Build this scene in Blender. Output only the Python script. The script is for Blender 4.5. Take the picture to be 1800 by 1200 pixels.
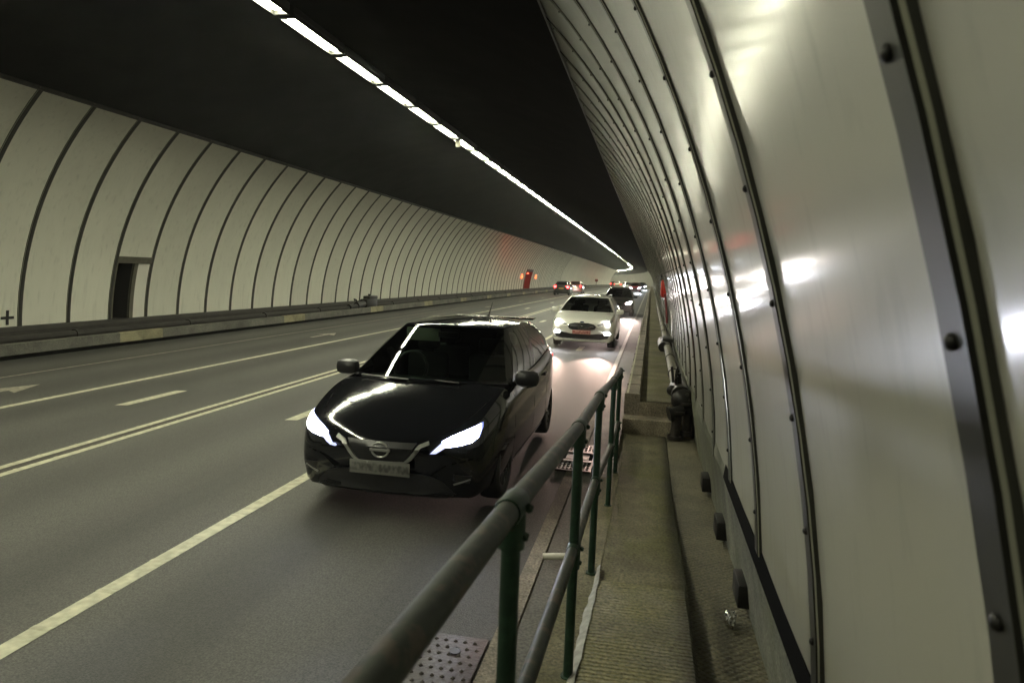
import bpy, bmesh, math, random
from mathutils import Vector, Matrix, noise
from mathutils.bvhtree import BVHTree
random.seed(7)
for o in list(bpy.data.objects): bpy.data.objects.remove(o)
sc = bpy.context.scene
COL = sc.collection
PI = math.pi
K = 1.07                     # drawing units of the tunnel survey to metres

# ------------------------------------------------------------------ camera
cam_d = bpy.data.cameras.new('camera'); cam = bpy.data.objects.new('camera', cam_d); COL.objects.link(cam)
Fv = Vector((-0.1952044, 0.9756139, -0.1003635)); Rv = Vector((0.9790716, 0.1998514, 0.0384471)); Uv = Vector((-0.0575673, 0.0907580, 0.9942077))
cam.matrix_world = Matrix(((Rv.x, Uv.x, -Fv.x, 5.865*K), (Rv.y, Uv.y, -Fv.y, 0), (Rv.z, Uv.z, -Fv.z, 1.9497*K), (0, 0, 0, 1)))
cam_d.sensor_width = 36; cam_d.lens = 24.0; cam_d.clip_start = 0.05; cam_d.clip_end = 2000
cam_d.dof.use_dof = True; cam_d.dof.focus_distance = 12.0; cam_d.dof.aperture_fstop = 4.5
sc.camera = cam
# ------------------------------------------------------------------ world, exposure
w = bpy.data.worlds.new('World'); sc.world = w; w.use_nodes = True
w.node_tree.nodes['Background'].inputs[0].default_value = (0.02, 0.02, 0.018, 1)
w.node_tree.nodes['Background'].inputs[1].default_value = 0.1
sc.view_settings.view_transform = 'Standard'; sc.view_settings.look = 'None'
sc.view_settings.exposure = 0.14; sc.view_settings.gamma = 1
LAMP_E = 118.0                # radiance of the ceiling strip lamps
sc.render.engine = 'CYCLES'
cy = sc.cycles
cy.use_denoising = True
try: cy.denoiser = 'OPENIMAGEDENOISE'
except Exception: pass
cy.max_bounces = 8; cy.diffuse_bounces = 4; cy.glossy_bounces = 5; cy.transparent_max_bounces = 12
cy.sample_clamp_indirect = 6.0; cy.caustics_reflective = False; cy.caustics_refractive = False
cy.use_light_tree = True

# ------------------------------------------------------------------ helpers
S0, RC = 198.0, 330.0
def dip(Y): return -2.5e-5*Y*Y if Y > 0 else 0.0
def W(X, Y, Z):
    """survey coordinates -> world metres: straight to S0, then a bend to the left; gentle sag"""
    z = Z + dip(Y)
    if Y <= S0: return Vector((X*K, Y*K, z*K))
    a = (Y-S0)/RC
    return Vector(((-RC+(RC+X)*math.cos(a))*K, (S0+(RC+X)*math.sin(a))*K, z*K))
def WT(Y):
    return W(0, Y, 0), (0.0 if Y <= S0 else (Y-S0)/RC)

def nodes_mat(name):
    m = bpy.data.materials.new(name); m.use_nodes = True
    nt = m.node_tree; b = nt.nodes['Principled BSDF']
    return m, nt, b
def plain(name, col, rough=.5, metal=0, spec=.5, emit=None, es=0, coat=0, var=0, vscale=8, bump=0, bscale=60):
    m, nt, b = nodes_mat(name)
    b.inputs['Base Color'].default_value = (*col, 1); b.inputs['Roughness'].default_value = rough
    b.inputs['Metallic'].default_value = metal; b.inputs['Specular IOR Level'].default_value = spec
    if coat: b.inputs['Coat Weight'].default_value = coat; b.inputs['Coat Roughness'].default_value = .04
    if emit: b.inputs['Emission Color'].default_value = (*emit, 1); b.inputs['Emission Strength'].default_value = es
    if var or bump:
        tc = nt.nodes.new('ShaderNodeTexCoord')
    if var:
        n = nt.nodes.new('ShaderNodeTexNoise'); n.inputs['Scale'].default_value = vscale; n.inputs['Detail'].default_value = 6
        r = nt.nodes.new('ShaderNodeValToRGB'); e = r.color_ramp.elements
        e[0].position = .3; e[1].position = .72
        e[0].color = (*[c*(1-var) for c in col], 1); e[1].color = (*[min(1, c*(1+var)) for c in col], 1)
        nt.links.new(tc.outputs['Object'], n.inputs['Vector']); nt.links.new(n.outputs['Fac'], r.inputs['Fac']); nt.links.new(r.outputs['Color'], b.inputs['Base Color'])
        mr = nt.nodes.new('ShaderNodeMapRange'); mr.inputs[3].default_value = max(0, rough-.1); mr.inputs[4].default_value = min(1, rough+.12)
        nt.links.new(n.outputs['Fac'], mr.inputs[0]); nt.links.new(mr.outputs[0], b.inputs['Roughness'])
    if bump:
        n2 = nt.nodes.new('ShaderNodeTexNoise'); n2.inputs['Scale'].default_value = bscale; n2.inputs['Detail'].default_value = 4
        bp = nt.nodes.new('ShaderNodeBump'); bp.inputs['Strength'].default_value = bump; bp.inputs['Distance'].default_value = .01
        nt.links.new(tc.outputs['Object'], n2.inputs['Vector']); nt.links.new(n2.outputs['Fac'], bp.inputs['Height']); nt.links.new(bp.outputs[0], b.inputs['Normal'])
    return m

def mk(name, verts, faces, mats, parent=None, fm=None, smooth=35, base=True):
    """verts in world metres (or local to a parent with base=False)"""
    me = bpy.data.meshes.new(name)
    vs = [Vector(v) for v in verts]
    off = Vector((0, 0, 0))
    if base:
        if parent is not None: off = parent.location
        else:
            off = Vector(((min(v.x for v in vs)+max(v.x for v in vs))/2, (min(v.y for v in vs)+max(v.y for v in vs))/2, min(v.z for v in vs)))
    me.from_pydata([v-off for v in vs], [], faces)
    if not isinstance(mats, (list, tuple)): mats = [mats]
    for m in mats: me.materials.append(m)
    if fm: me.polygons.foreach_set('material_index', fm)
    bm = bmesh.new(); bm.from_mesh(me); bmesh.ops.recalc_face_normals(bm, faces=bm.faces); bm.to_mesh(me); bm.free()
    if smooth:
        me.shade_smooth(); me.set_sharp_from_angle(angle=math.radians(smooth))
    me.update()
    o = bpy.data.objects.new(name, me); COL.objects.link(o)
    if parent is None: o.location = off
    else: o.parent = parent
    return o
def tag(o, label=None, cat=None, group=None, kind=None):
    if label: o['label'] = label
    if cat: o['category'] = cat
    if group: o['group'] = group
    if kind: o['kind'] = kind
    return o
def empty(name, loc, rz=0):
    o = bpy.data.objects.new(name, None); COL.objects.link(o); o.location = loc; o.rotation_euler = (0, 0, rz); o.empty_display_size = .2
    return o

class MB:
    """collects shapes for one mesh"""
    def __init__(s): s.v = []; s.f = []; s.m = []
    def add(s, vs, fs, mi=0):
        n = len(s.v); s.v += [Vector(v) for v in vs]; s.f += [tuple(i+n for i in f) for f in fs]; s.m += [mi]*len(fs)
    def box(s, x0, x1, y0, y1, z0, z1, mi=0, bev=0, fn=None):
        if bev:
            bm = bmesh.new(); bmesh.ops.create_cube(bm, size=1)
            for v in bm.verts: v.co = Vector(((x0+x1)/2+v.co.x*(x1-x0), (y0+y1)/2+v.co.y*(y1-y0), (z0+z1)/2+v.co.z*(z1-z0)))
            bmesh.ops.bevel(bm, geom=bm.edges, offset=bev, segments=2, affect='EDGES', profile=.5)
            bm.verts.ensure_lookup_table(); bm.verts.index_update()
            vs = [v.co.copy() for v in bm.verts]; fs = [[v.index for v in f.verts] for f in bm.faces]; bm.free()
        else:
            vs = [Vector((x, y, z)) for x in (x0, x1) for y in (y0, y1) for z in (z0, z1)]
            fs = [(0, 1, 3, 2), (4, 6, 7, 5), (0, 4, 5, 1), (2, 3, 7, 6), (0, 2, 6, 4), (1, 5, 7, 3)]
        if fn: vs = [fn(*v) for v in vs]
        s.add(vs, fs, mi)
    def tube(s, pts, r, n=10, mi=0, cap=True, radii=None):
        pts = [Vector(p) for p in pts]; rings = []
        up = Vector((0, 0, 1))
        for i, p in enumerate(pts):
            d = (pts[min(i+1, len(pts)-1)]-pts[max(i-1, 0)]).normalized()
            u = up if abs(d.dot(up)) < .95 else Vector((1, 0, 0))
            a = d.cross(u).normalized(); b = a.cross(d)
            rr = radii[i] if radii else r
            rings.append([p+a*rr*math.cos(2*PI*k/n)+b*rr*math.sin(2*PI*k/n) for k in range(n)])
        vs = [v for rg in rings for v in rg]; fs = []
        for i in range(len(pts)-1):
            for k in range(n): fs.append((i*n+k, i*n+(k+1) % n, (i+1)*n+(k+1) % n, (i+1)*n+k))
        if cap: fs += [tuple(range(n)), tuple(range((len(pts)-1)*n, len(pts)*n))]
        s.add(vs, fs, mi)
    def ball(s, c, r, sub=2, mi=0, sq=(1, 1, 1)):
        bm = bmesh.new(); bmesh.ops.create_icosphere(bm, subdivisions=sub, radius=1)
        bm.verts.ensure_lookup_table(); bm.verts.index_update()
        vs = [Vector(c)+Vector((v.co.x*r*sq[0], v.co.y*r*sq[1], v.co.z*r*sq[2])) for v in bm.verts]
        s.add(vs, [[v.index for v in f.verts] for f in bm.faces], mi); bm.free()
    def build(s, name, mats, parent=None, smooth=35, base=True):
        return mk(name, s.v, s.f, mats, parent, s.m, smooth, base)

def frange(a, b, st):
    out = []; x = a
    while x < b-1e-6: out.append(x); x += st
    return out+[b]
def sheet(name, prof, ys, mat, zf=None, parent=None, smooth=35, fm=None):
    """sweep of a cross-section [(X,Z)..] along the tunnel; zf(X,Z,Y) may move Z"""
    vs = []; fs = []
    n = len(prof)
    for Y in ys:
        for (X, Z) in prof: vs.append(W(X, Y, zf(X, Z, Y) if zf else Z))
    for i in range(len(ys)-1):
        for k in range(n-1): fs.append((i*n+k, i*n+k+1, (i+1)*n+k+1, (i+1)*n+k))
    return mk(name, vs, fs, mat, parent, None, smooth)
def struct(o): o['kind'] = 'structure'; return o

# ------------------------------------------------------------------ materials
def asphalt():
    m, nt, b = nodes_mat('asphalt'); N = nt.nodes; L = nt.links
    tc = N.new('ShaderNodeTexCoord')
    mp = N.new('ShaderNodeMapping'); mp.inputs['Scale'].default_value = (1.6, .12, 1); L.new(tc.outputs['Object'], mp.inputs[0])
    big = N.new('ShaderNodeTexNoise'); big.inputs['Scale'].default_value = 1.0; big.inputs['Detail'].default_value = 5; L.new(mp.outputs[0], big.inputs['Vector'])
    fine = N.new('ShaderNodeTexNoise'); fine.inputs['Scale'].default_value = 95; fine.inputs['Detail'].default_value = 3; L.new(tc.outputs['Object'], fine.inputs['Vector'])
    vor = N.new('ShaderNodeTexVoronoi'); vor.inputs['Scale'].default_value = 130; L.new(tc.outputs['Object'], vor.inputs['Vector'])
    r1 = N.new('ShaderNodeValToRGB'); e = r1.color_ramp.elements; e[0].position = .3; e[0].color = (.037, .037, .0345, 1); e[1].position = .75; e[1].color = (.074, .073, .068, 1)
    L.new(big.outputs['Fac'], r1.inputs['Fac'])
    r2 = N.new('ShaderNodeValToRGB'); e = r2.color_ramp.elements; e[0].position = .3; e[0].color = (.5, .5, .5, 1); e[1].position = .72; e[1].color = (1.5, 1.46, 1.4, 1)
    L.new(fine.outputs['Fac'], r2.inputs['Fac'])
    mu = N.new('ShaderNodeMix'); mu.data_type = 'RGBA'; mu.blend_type = 'MULTIPLY'; mu.inputs[0].default_value = 1
    sx = N.new('ShaderNodeSeparateXYZ'); gp = N.new('ShaderNodeNewGeometry'); L.new(gp.outputs['Position'], sx.inputs[0])
    m1 = N.new('ShaderNodeMath'); m1.operation = 'MULTIPLY'; m1.inputs[1].default_value = 2*PI/1.36; L.new(sx.outputs[0], m1.inputs[0])
    m2 = N.new('ShaderNodeMath'); m2.operation = 'SINE'; L.new(m1.outputs[0], m2.inputs[0])
    m3 = N.new('ShaderNodeMath'); m3.operation = 'MULTIPLY_ADD'; L.new(m2.outputs[0], m3.inputs[0]); m3.inputs[1].default_value = .16; L.new(big.outputs['Fac'], m3.inputs[2])
    L.new(m3.outputs[0], r1.inputs['Fac'])
    L.new(r1.outputs[0], mu.inputs[6]); L.new(r2.outputs[0], mu.inputs[7]); L.new(mu.outputs[2], b.inputs['Base Color'])
    rr = N.new('ShaderNodeMapRange'); rr.inputs[3].default_value = .58; rr.inputs[4].default_value = .80; L.new(big.outputs['Fac'], rr.inputs[0]); L.new(rr.outputs[0], b.inputs['Roughness'])
    bp = N.new('ShaderNodeBump'); bp.inputs['Strength'].default_value = .45; bp.inputs['Distance'].default_value = .004
    L.new(vor.outputs['Distance'], bp.inputs['Height']); L.new(bp.outputs[0], b.inputs['Normal'])
    return m
def concrete(name, c0, c1, rough=.85, sc_=3.0, moss=None, bump=.35, ribs=None, checker=False, edge_dark=None):
    m, nt, b = nodes_mat(name); N = nt.nodes; L = nt.links
    tc = N.new('ShaderNodeTexCoord')
    n1 = N.new('ShaderNodeTexNoise'); n1.inputs['Scale'].default_value = sc_; n1.inputs['Detail'].default_value = 9; n1.inputs['Roughness'].default_value = .65
    L.new(tc.outputs['Object'], n1.inputs['Vector'])
    r = N.new('ShaderNodeValToRGB'); e = r.color_ramp.elements; e[0].position = .32; e[0].color = (*c0, 1); e[1].position = .7; e[1].color = (*c1, 1)
    L.new(n1.outputs['Fac'], r.inputs['Fac']); out = r.outputs[0]
    if moss:
        n3 = N.new('ShaderNodeTexNoise'); n3.inputs['Scale'].default_value = 1.7; n3.inputs['Detail'].default_value = 8; L.new(tc.outputs['Object'], n3.inputs['Vector'])
        r3 = N.new('ShaderNodeValToRGB'); r3.color_ramp.elements[0].position = .48; r3.color_ramp.elements[1].position = .68
        L.new(n3.outputs['Fac'], r3.inputs['Fac'])
        mx = N.new('ShaderNodeMix'); mx.data_type = 'RGBA'; L.new(r3.outputs[0], mx.inputs[0]); L.new(out, mx.inputs[6]); mx.inputs[7].default_value = (*moss, 1); out = mx.outputs[2]
    b.inputs['Roughness'].default_value = rough
    n2 = N.new('ShaderNodeTexNoise'); n2.inputs['Scale'].default_value = 60; n2.inputs['Detail'].default_value = 5; L.new(tc.outputs['Object'], n2.inputs['Vector'])
    sp = N.new('ShaderNodeMapRange'); sp.inputs[1].default_value = .3; sp.inputs[2].default_value = .7; sp.inputs[3].default_value = .5; sp.inputs[4].default_value = 1.45; L.new(n2.outputs['Fac'], sp.inputs[0])
    fac = sp.outputs[0]
    n5 = N.new('ShaderNodeTexNoise'); n5.inputs['Scale'].default_value = .9; n5.inputs['Detail'].default_value = 7; n5.inputs['Roughness'].default_value = .7; L.new(tc.outputs['Object'], n5.inputs['Vector'])
    gr = N.new('ShaderNodeMapRange'); gr.inputs[1].default_value = .35; gr.inputs[2].default_value = .6; gr.inputs[3].default_value = .62; gr.inputs[4].default_value = 1.08; L.new(n5.outputs['Fac'], gr.inputs[0])
    mm = N.new('ShaderNodeMath'); mm.operation = 'MULTIPLY'; L.new(fac, mm.inputs[0]); L.new(gr.outputs[0], mm.inputs[1]); fac = mm.outputs[0]
    if edge_dark:
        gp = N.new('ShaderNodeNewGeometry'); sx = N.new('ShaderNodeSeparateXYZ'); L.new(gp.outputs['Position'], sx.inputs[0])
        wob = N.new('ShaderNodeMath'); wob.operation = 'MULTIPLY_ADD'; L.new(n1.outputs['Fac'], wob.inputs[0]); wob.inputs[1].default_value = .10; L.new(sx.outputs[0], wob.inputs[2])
        st = N.new('ShaderNodeMapRange'); st.interpolation_type = 'SMOOTHSTEP'; st.inputs[1].default_value = edge_dark-.02; st.inputs[2].default_value = edge_dark+.10; st.inputs[3].default_value = 1.0; st.inputs[4].default_value = .38; L.new(wob.outputs[0], st.inputs[0])  # darkens the concrete towards the groove edge
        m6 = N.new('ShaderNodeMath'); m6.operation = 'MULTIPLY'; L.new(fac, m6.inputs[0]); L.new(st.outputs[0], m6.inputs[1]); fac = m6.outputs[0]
    vv_ = N.new('ShaderNodeVectorMath'); vv_.operation = 'SCALE'; L.new(out, vv_.inputs[0]); L.new(fac, vv_.inputs['Scale']); L.new(vv_.outputs[0], b.inputs['Base Color'])
    h = n2.outputs['Fac']
    if ribs:
        wv = N.new('ShaderNodeTexWave'); wv.bands_direction = 'Y'; wv.inputs['Scale'].default_value = ribs; wv.inputs['Distortion'].default_value = 2.5; wv.inputs['Detail'].default_value = 2; wv.inputs['Detail Scale'].default_value = 3
        L.new(tc.outputs['Object'], wv.inputs['Vector'])
        ad = N.new('ShaderNodeMath'); ad.operation = 'ADD'; L.new(h, ad.inputs[0]); L.new(wv.outputs['Fac'], ad.inputs[1]); h = ad.outputs[0]
    if checker:
        mp = N.new('ShaderNodeMapping'); mp.inputs['Rotation'].default_value = (0, 0, PI/4); L.new(tc.outputs['Object'], mp.inputs[0])
        vo = N.new('ShaderNodeTexVoronoi'); vo.inputs['Scale'].default_value = 28; vo.inputs['Randomness'].default_value = 0.0; L.new(mp.outputs[0], vo.inputs['Vector'])
        su = N.new('ShaderNodeMath'); su.operation = 'MULTIPLY_ADD'; L.new(vo.outputs['Distance'], su.inputs[0]); su.inputs[1].default_value = -2.0; L.new(h, su.inputs[2]); h = su.outputs[0]
    bp = N.new('ShaderNodeBump'); bp.inputs['Strength'].default_value = bump; bp.inputs['Distance'].default_value = .012; L.new(h, bp.inputs['Height']); L.new(bp.outputs[0], b.inputs['Normal'])
    return m
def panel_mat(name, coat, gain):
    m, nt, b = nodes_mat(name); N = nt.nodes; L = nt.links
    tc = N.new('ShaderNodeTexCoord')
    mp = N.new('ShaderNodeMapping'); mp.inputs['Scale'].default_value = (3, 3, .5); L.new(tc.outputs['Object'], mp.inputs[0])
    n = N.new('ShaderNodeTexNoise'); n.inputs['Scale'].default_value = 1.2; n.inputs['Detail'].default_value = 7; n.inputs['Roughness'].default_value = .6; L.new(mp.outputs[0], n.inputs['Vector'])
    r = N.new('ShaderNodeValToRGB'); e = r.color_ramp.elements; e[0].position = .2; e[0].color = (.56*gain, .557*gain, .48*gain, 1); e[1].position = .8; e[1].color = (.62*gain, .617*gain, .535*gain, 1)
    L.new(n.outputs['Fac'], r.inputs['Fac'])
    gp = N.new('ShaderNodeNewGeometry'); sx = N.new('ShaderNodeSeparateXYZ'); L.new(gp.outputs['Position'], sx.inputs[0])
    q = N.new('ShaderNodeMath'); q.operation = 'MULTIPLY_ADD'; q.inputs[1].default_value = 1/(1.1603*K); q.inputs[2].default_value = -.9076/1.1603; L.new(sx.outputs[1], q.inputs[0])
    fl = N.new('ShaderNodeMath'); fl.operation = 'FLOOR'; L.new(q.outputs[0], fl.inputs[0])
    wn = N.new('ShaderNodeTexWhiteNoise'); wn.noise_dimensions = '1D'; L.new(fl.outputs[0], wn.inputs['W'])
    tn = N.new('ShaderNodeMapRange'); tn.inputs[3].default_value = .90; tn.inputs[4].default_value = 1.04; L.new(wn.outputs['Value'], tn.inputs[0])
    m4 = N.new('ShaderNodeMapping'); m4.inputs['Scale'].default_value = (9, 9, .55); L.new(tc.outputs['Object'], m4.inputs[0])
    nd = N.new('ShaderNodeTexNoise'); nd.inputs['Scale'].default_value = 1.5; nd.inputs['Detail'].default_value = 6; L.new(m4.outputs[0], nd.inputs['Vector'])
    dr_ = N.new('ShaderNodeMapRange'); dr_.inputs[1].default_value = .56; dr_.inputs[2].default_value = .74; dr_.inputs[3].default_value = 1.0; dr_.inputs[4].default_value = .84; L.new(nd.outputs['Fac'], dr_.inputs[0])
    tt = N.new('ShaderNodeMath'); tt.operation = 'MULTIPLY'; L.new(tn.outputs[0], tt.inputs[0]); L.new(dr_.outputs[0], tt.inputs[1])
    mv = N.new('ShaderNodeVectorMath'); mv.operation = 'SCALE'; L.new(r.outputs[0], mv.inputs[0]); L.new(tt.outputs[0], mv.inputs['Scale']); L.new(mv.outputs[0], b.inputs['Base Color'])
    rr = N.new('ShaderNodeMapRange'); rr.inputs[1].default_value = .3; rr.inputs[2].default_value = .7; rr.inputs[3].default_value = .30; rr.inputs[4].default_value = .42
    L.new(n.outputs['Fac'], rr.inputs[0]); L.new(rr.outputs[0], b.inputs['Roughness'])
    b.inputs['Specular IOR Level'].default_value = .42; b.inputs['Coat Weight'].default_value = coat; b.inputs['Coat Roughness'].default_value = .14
    n2 = N.new('ShaderNodeTexNoise'); n2.inputs['Scale'].default_value = 2.2; n2.inputs['Detail'].default_value = 2; L.new(tc.outputs['Object'], n2.inputs['Vector'])
    bp = N.new('ShaderNodeBump'); bp.inputs['Strength'].default_value = .12; bp.inputs['Distance'].default_value = .02; L.new(n2.outputs['Fac'], bp.inputs['Height']); L.new(bp.outputs[0], b.inputs['Normal'])
    return m
M = {}
M['asphalt'] = asphalt()
M['panel'] = panel_mat('glossy_panel_dimmed', .75, .74); M['panel_left'] = panel_mat('satin_panel_lifted', .12, 1.14)  # same panels both sides; the walls' different brightness is put into the base colour
M['ceiling'] = plain('soot_black_ceiling', (.010, .0098, .009), .9, spec=.03, var=.4, vscale=1.2)
M['rib'] = plain('rib_metal', (.042, .042, .036), .42, .3, var=.25, vscale=5)
M['rib_bead'] = plain('rib_bead', (.33, .33, .27), .3, .6)
M['dark'] = plain('dark_void', (.006, .006, .006), .9, spec=.05)
M['kerb_stone'] = concrete('kerb_stone', (.15, .13, .10), (.27, .23, .18), .8, 4)
M['kerb_left'] = concrete('kerb_grey', (.085, .085, .075), (.15, .145, .12), .8, 2)
M['kerb_pale'] = concrete('kerb_pale', (.20, .185, .11), (.28, .26, .16), .75, 3)
M['walk'] = concrete('walk_concrete', (.088, .078, .042), (.18, .160, .092), .88, 2.6, moss=(.10, .095, .035), bump=.7)
M['walk_near'] = concrete('walk_concrete_low', (.088, .078, .042), (.18, .160, .092), .88, 2.6, moss=(.10, .095, .035), bump=.7, edge_dark=6.10*K)
M['ramp'] = concrete('ramp_concrete', (.12, .114, .082), (.205, .192, .14), .8, 3, moss=(.16, .15, .07), bump=.75, ribs=9, edge_dark=6.10*K)
M['checker'] = concrete('studded_plate', (.092, .082, .050), (.15, .135, .085), .65, 2.5, bump=.8, checker=True)
M['gutter'] = concrete('gutter_concrete', (.085, .080, .065), (.125, .115, .09), .7, 2)
M['plinth'] = concrete('plinth_concrete', (.10, .105, .08), (.19, .19, .145), .75, 3, moss=(.075, .08, .045))
M['step'] = concrete('step_concrete', (.15, .125, .088), (.26, .225, .16), .85, 4, bump=.6)
M['white_line'] = plain('road_paint', (.43, .42, .31), .65, var=.28, vscale=14)
M['worn_line'] = plain('worn_road_paint', (.25, .235, .18), .6, var=.5, vscale=14)
M['mortar'] = plain('pale_mortar', (.27, .265, .24), .8, var=.3, vscale=20)
M['rail'] = plain('green_railing_paint', (.014, .036, .020), .5, .0, spec=.3, var=.35, vscale=14)
M['rail_worn'] = plain('worn_railing_paint', (.015, .019, .011), .62, .0, spec=.3, var=.45, vscale=9)
def chipped(name, c, bare, thr):
    m, nt, b = nodes_mat(name); N = nt.nodes; L = nt.links
    tc = N.new('ShaderNodeTexCoord'); n = N.new('ShaderNodeTexNoise'); n.inputs['Scale'].default_value = 13; n.inputs['Detail'].default_value = 9; n.inputs['Roughness'].default_value = .7; L.new(tc.outputs['Object'], n.inputs['Vector'])
    r = N.new('ShaderNodeValToRGB'); e = r.color_ramp.elements; e[0].position = thr-.14; e[0].color = (*[v*.75 for v in c], 1); e[1].position = thr-.01; e[1].color = (*[v*1.15 for v in c], 1)
    q = e.new(thr+.015); q.color = (*bare, 1); q = e.new(.8); q.color = (*[v*1.5 for v in bare], 1)
    L.new(n.outputs['Fac'], r.inputs['Fac']); L.new(r.outputs[0], b.inputs['Base Color']); b.inputs['Roughness'].default_value = .55; b.inputs['Specular IOR Level'].default_value = .3
    bp = N.new('ShaderNodeBump'); bp.inputs['Strength'].default_value = .35; bp.inputs['Distance'].default_value = .003; bp.invert = True; L.new(n.outputs['Fac'], bp.inputs['Height']); L.new(bp.outputs[0], b.inputs['Normal'])
    return m
M['rail'] = chipped('chipped_green_paint', (.014, .038, .021), (.05, .034, .02), .63)
M['rail_worn'] = chipped('worn_green_paint', (.014, .020, .011), (.045, .034, .022), .55)
M['iron'] = plain('cast_iron', (.045, .04, .036), .5, .6, var=.4, vscale=12, bump=.5, bscale=40)
M['grate'] = plain('grate_iron', (.075, .06, .05), .42, .6, var=.4, vscale=20)
M['pipe'] = plain('pale_pipe', (.15, .138, .105), .65, .0, var=.25, vscale=6)
M['pipe_dark'] = plain('dark_pipe', (.055, .052, .045), .5, .3, var=.3, vscale=6)
M['ledge_dark'] = plain('shaded_dark_ledge', (.022, .020, .017), .8, var=.4, vscale=3)  # dark ledge and pipe; shadow of kerb and pipe put into the colour
M['black_iron'] = plain('black_iron', (.016, .015, .014), .45, .4, var=.3, vscale=15)
M['lamp'] = plain('lamp_diffuser', (.8, .8, .8), .4, emit=(1, .995, .735), es=LAMP_E)
M['lamp_body'] = plain('lamp_housing', (.03, .03, .026), .6, .1)
M['frame'] = plain('door_frame_metal', (.10, .095, .07), .5, .2, var=.25, vscale=6)
M['red'] = plain('red_paint', (.62, .03, .015), .35)
M['red_dark'] = plain('dark_red_paint', (.20, .02, .018), .45)
M['red_glow'] = plain('red_lamp', (.5, .02, .01), .4, emit=(1, .07, .03), es=7)
M['foil'] = plain('foil', (.8, .8, .78), .18, 1.0)
M['rubber'] = plain('tyre_rubber', (.018, .018, .018), .75)
M['rim'] = plain('alloy', (.30, .30, .31), .3, .9)
M['chrome'] = plain('chrome', (.75, .75, .75), .12, 1.0)
M['blacktrim'] = plain('black_trim', (.012, .012, .013), .35)
M['interior'] = plain('car_interior', (.018, .018, .02), .8)
M['seat'] = plain('seat_fabric', (.022, .022, .024), .9)
M['visor'] = plain('sun_visor', (.45, .46, .38), .8)
def glass_mat(name, tint, keep):
    m = bpy.data.materials.new(name); m.use_nodes = True; nt = m.node_tree; N = nt.nodes; L = nt.links
    for n in list(N): N.remove(n)
    o = N.new('ShaderNodeOutputMaterial'); t = N.new('ShaderNodeBsdfTransparent'); t.inputs[0].default_value = (*[c*keep for c in tint], 1)
    g = N.new('ShaderNodeBsdfGlossy'); g.inputs['Roughness'].default_value = .02
    f = N.new('ShaderNodeFresnel'); f.inputs[0].default_value = 1.6
    mx = N.new('ShaderNodeMixShader'); L.new(f.outputs[0], mx.inputs[0]); L.new(t.outputs[0], mx.inputs[1]); L.new(g.outputs[0], mx.inputs[2]); L.new(mx.outputs[0], o.inputs[0])
    return m
M['glass'] = glass_mat('window_glass', (.78, .95, .82), .5)
M['tint'] = glass_mat('tinted_glass', (.8, .95, .85), .30)
def plate_mat(name, base, dark):
    m, nt, b = nodes_mat(name); N = nt.nodes; L = nt.links
    tc = N.new('ShaderNodeTexCoord'); mp = N.new('ShaderNodeMapping'); mp.inputs['Scale'].default_value = (20, 1, 13); L.new(tc.outputs['Object'], mp.inputs[0])
    n = N.new('ShaderNodeTexNoise'); n.inputs['Scale'].default_value = 1.3; n.inputs['Detail'].default_value = 1.5; L.new(mp.outputs[0], n.inputs['Vector'])
    g = N.new('ShaderNodeTexCoord'); sx = N.new('ShaderNodeSeparateXYZ'); L.new(g.outputs['Generated'], sx.inputs[0])
    ba = N.new('ShaderNodeMath'); ba.operation = 'SUBTRACT'; L.new(sx.outputs[2], ba.inputs[0]); ba.inputs[1].default_value = .5
    ab = N.new('ShaderNodeMath'); ab.operation = 'ABSOLUTE'; L.new(ba.outputs[0], ab.inputs[0])
    bm_ = N.new('ShaderNodeMapRange'); bm_.interpolation_type = 'SMOOTHSTEP'; bm_.inputs[1].default_value = .22; bm_.inputs[2].default_value = .42; bm_.inputs[3].default_value = 0; bm_.inputs[4].default_value = .3; L.new(ab.outputs[0], bm_.inputs[0])
    ad = N.new('ShaderNodeMath'); ad.operation = 'ADD'; L.new(n.outputs['Fac'], ad.inputs[0]); L.new(bm_.outputs[0], ad.inputs[1])
    r = N.new('ShaderNodeValToRGB'); e = r.color_ramp.elements; e[0].position = .38; e[0].color = (*dark, 1); e[1].position = .66; e[1].color = (*base, 1)
    L.new(ad.outputs[0], r.inputs['Fac']); L.new(r.outputs[0], b.inputs['Base Color']); b.inputs['Roughness'].default_value = .4
    return m
M['plate_white'] = plate_mat('smeared_plate', (.17, .17, .155), (.06, .06, .055))
M['plate_redlit'] = plate_mat('redlit_plate', (.55, .28, .24), (.30, .07, .06))  # white plate with the red light falling on it put into its colour
M['plate_yellow'] = plate_mat('yellow_plate', (.75, .48, .12), (.55, .33, .08))

# ================================================================== TUNNEL
YN = -9.0
YEND = 372.0
YS = [YN+i*1.0 for i in range(0, 40)]+[31+i*4.0 for i in range(0, 43)]+[203+i*4 for i in range(0, 43)]
YS = [y for y in YS if y < YEND]+[YEND]
ZC, RW = 0.2186, 6.45
PITCH, RIB0 = 1.1603, 0.9076
ZTOP = 4.797
def wallX(z, R=RW): return math.sqrt(R*R-(z-ZC)**2)
# --- carriageway
struct(sheet('road', [(-5.62+i*(10.76/8), 0) for i in range(9)], YS, M['asphalt']))
# drainage strip and gutter beside the right-hand kerb
struct(sheet('drain_strip', [(5.14, .0), (5.145, .012), (5.245, .012), (5.25, .004)], YS, M['kerb_stone']))
struct(sheet('gutter', [(5.25, .0), (5.60, .01)], YS, M['gutter']))
# worn edge line above far strip
struct(sheet('road_line', [(5.155, .016), (5.235, .016)], [y for y in YS if y > 10], M['worn_line']))
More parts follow.
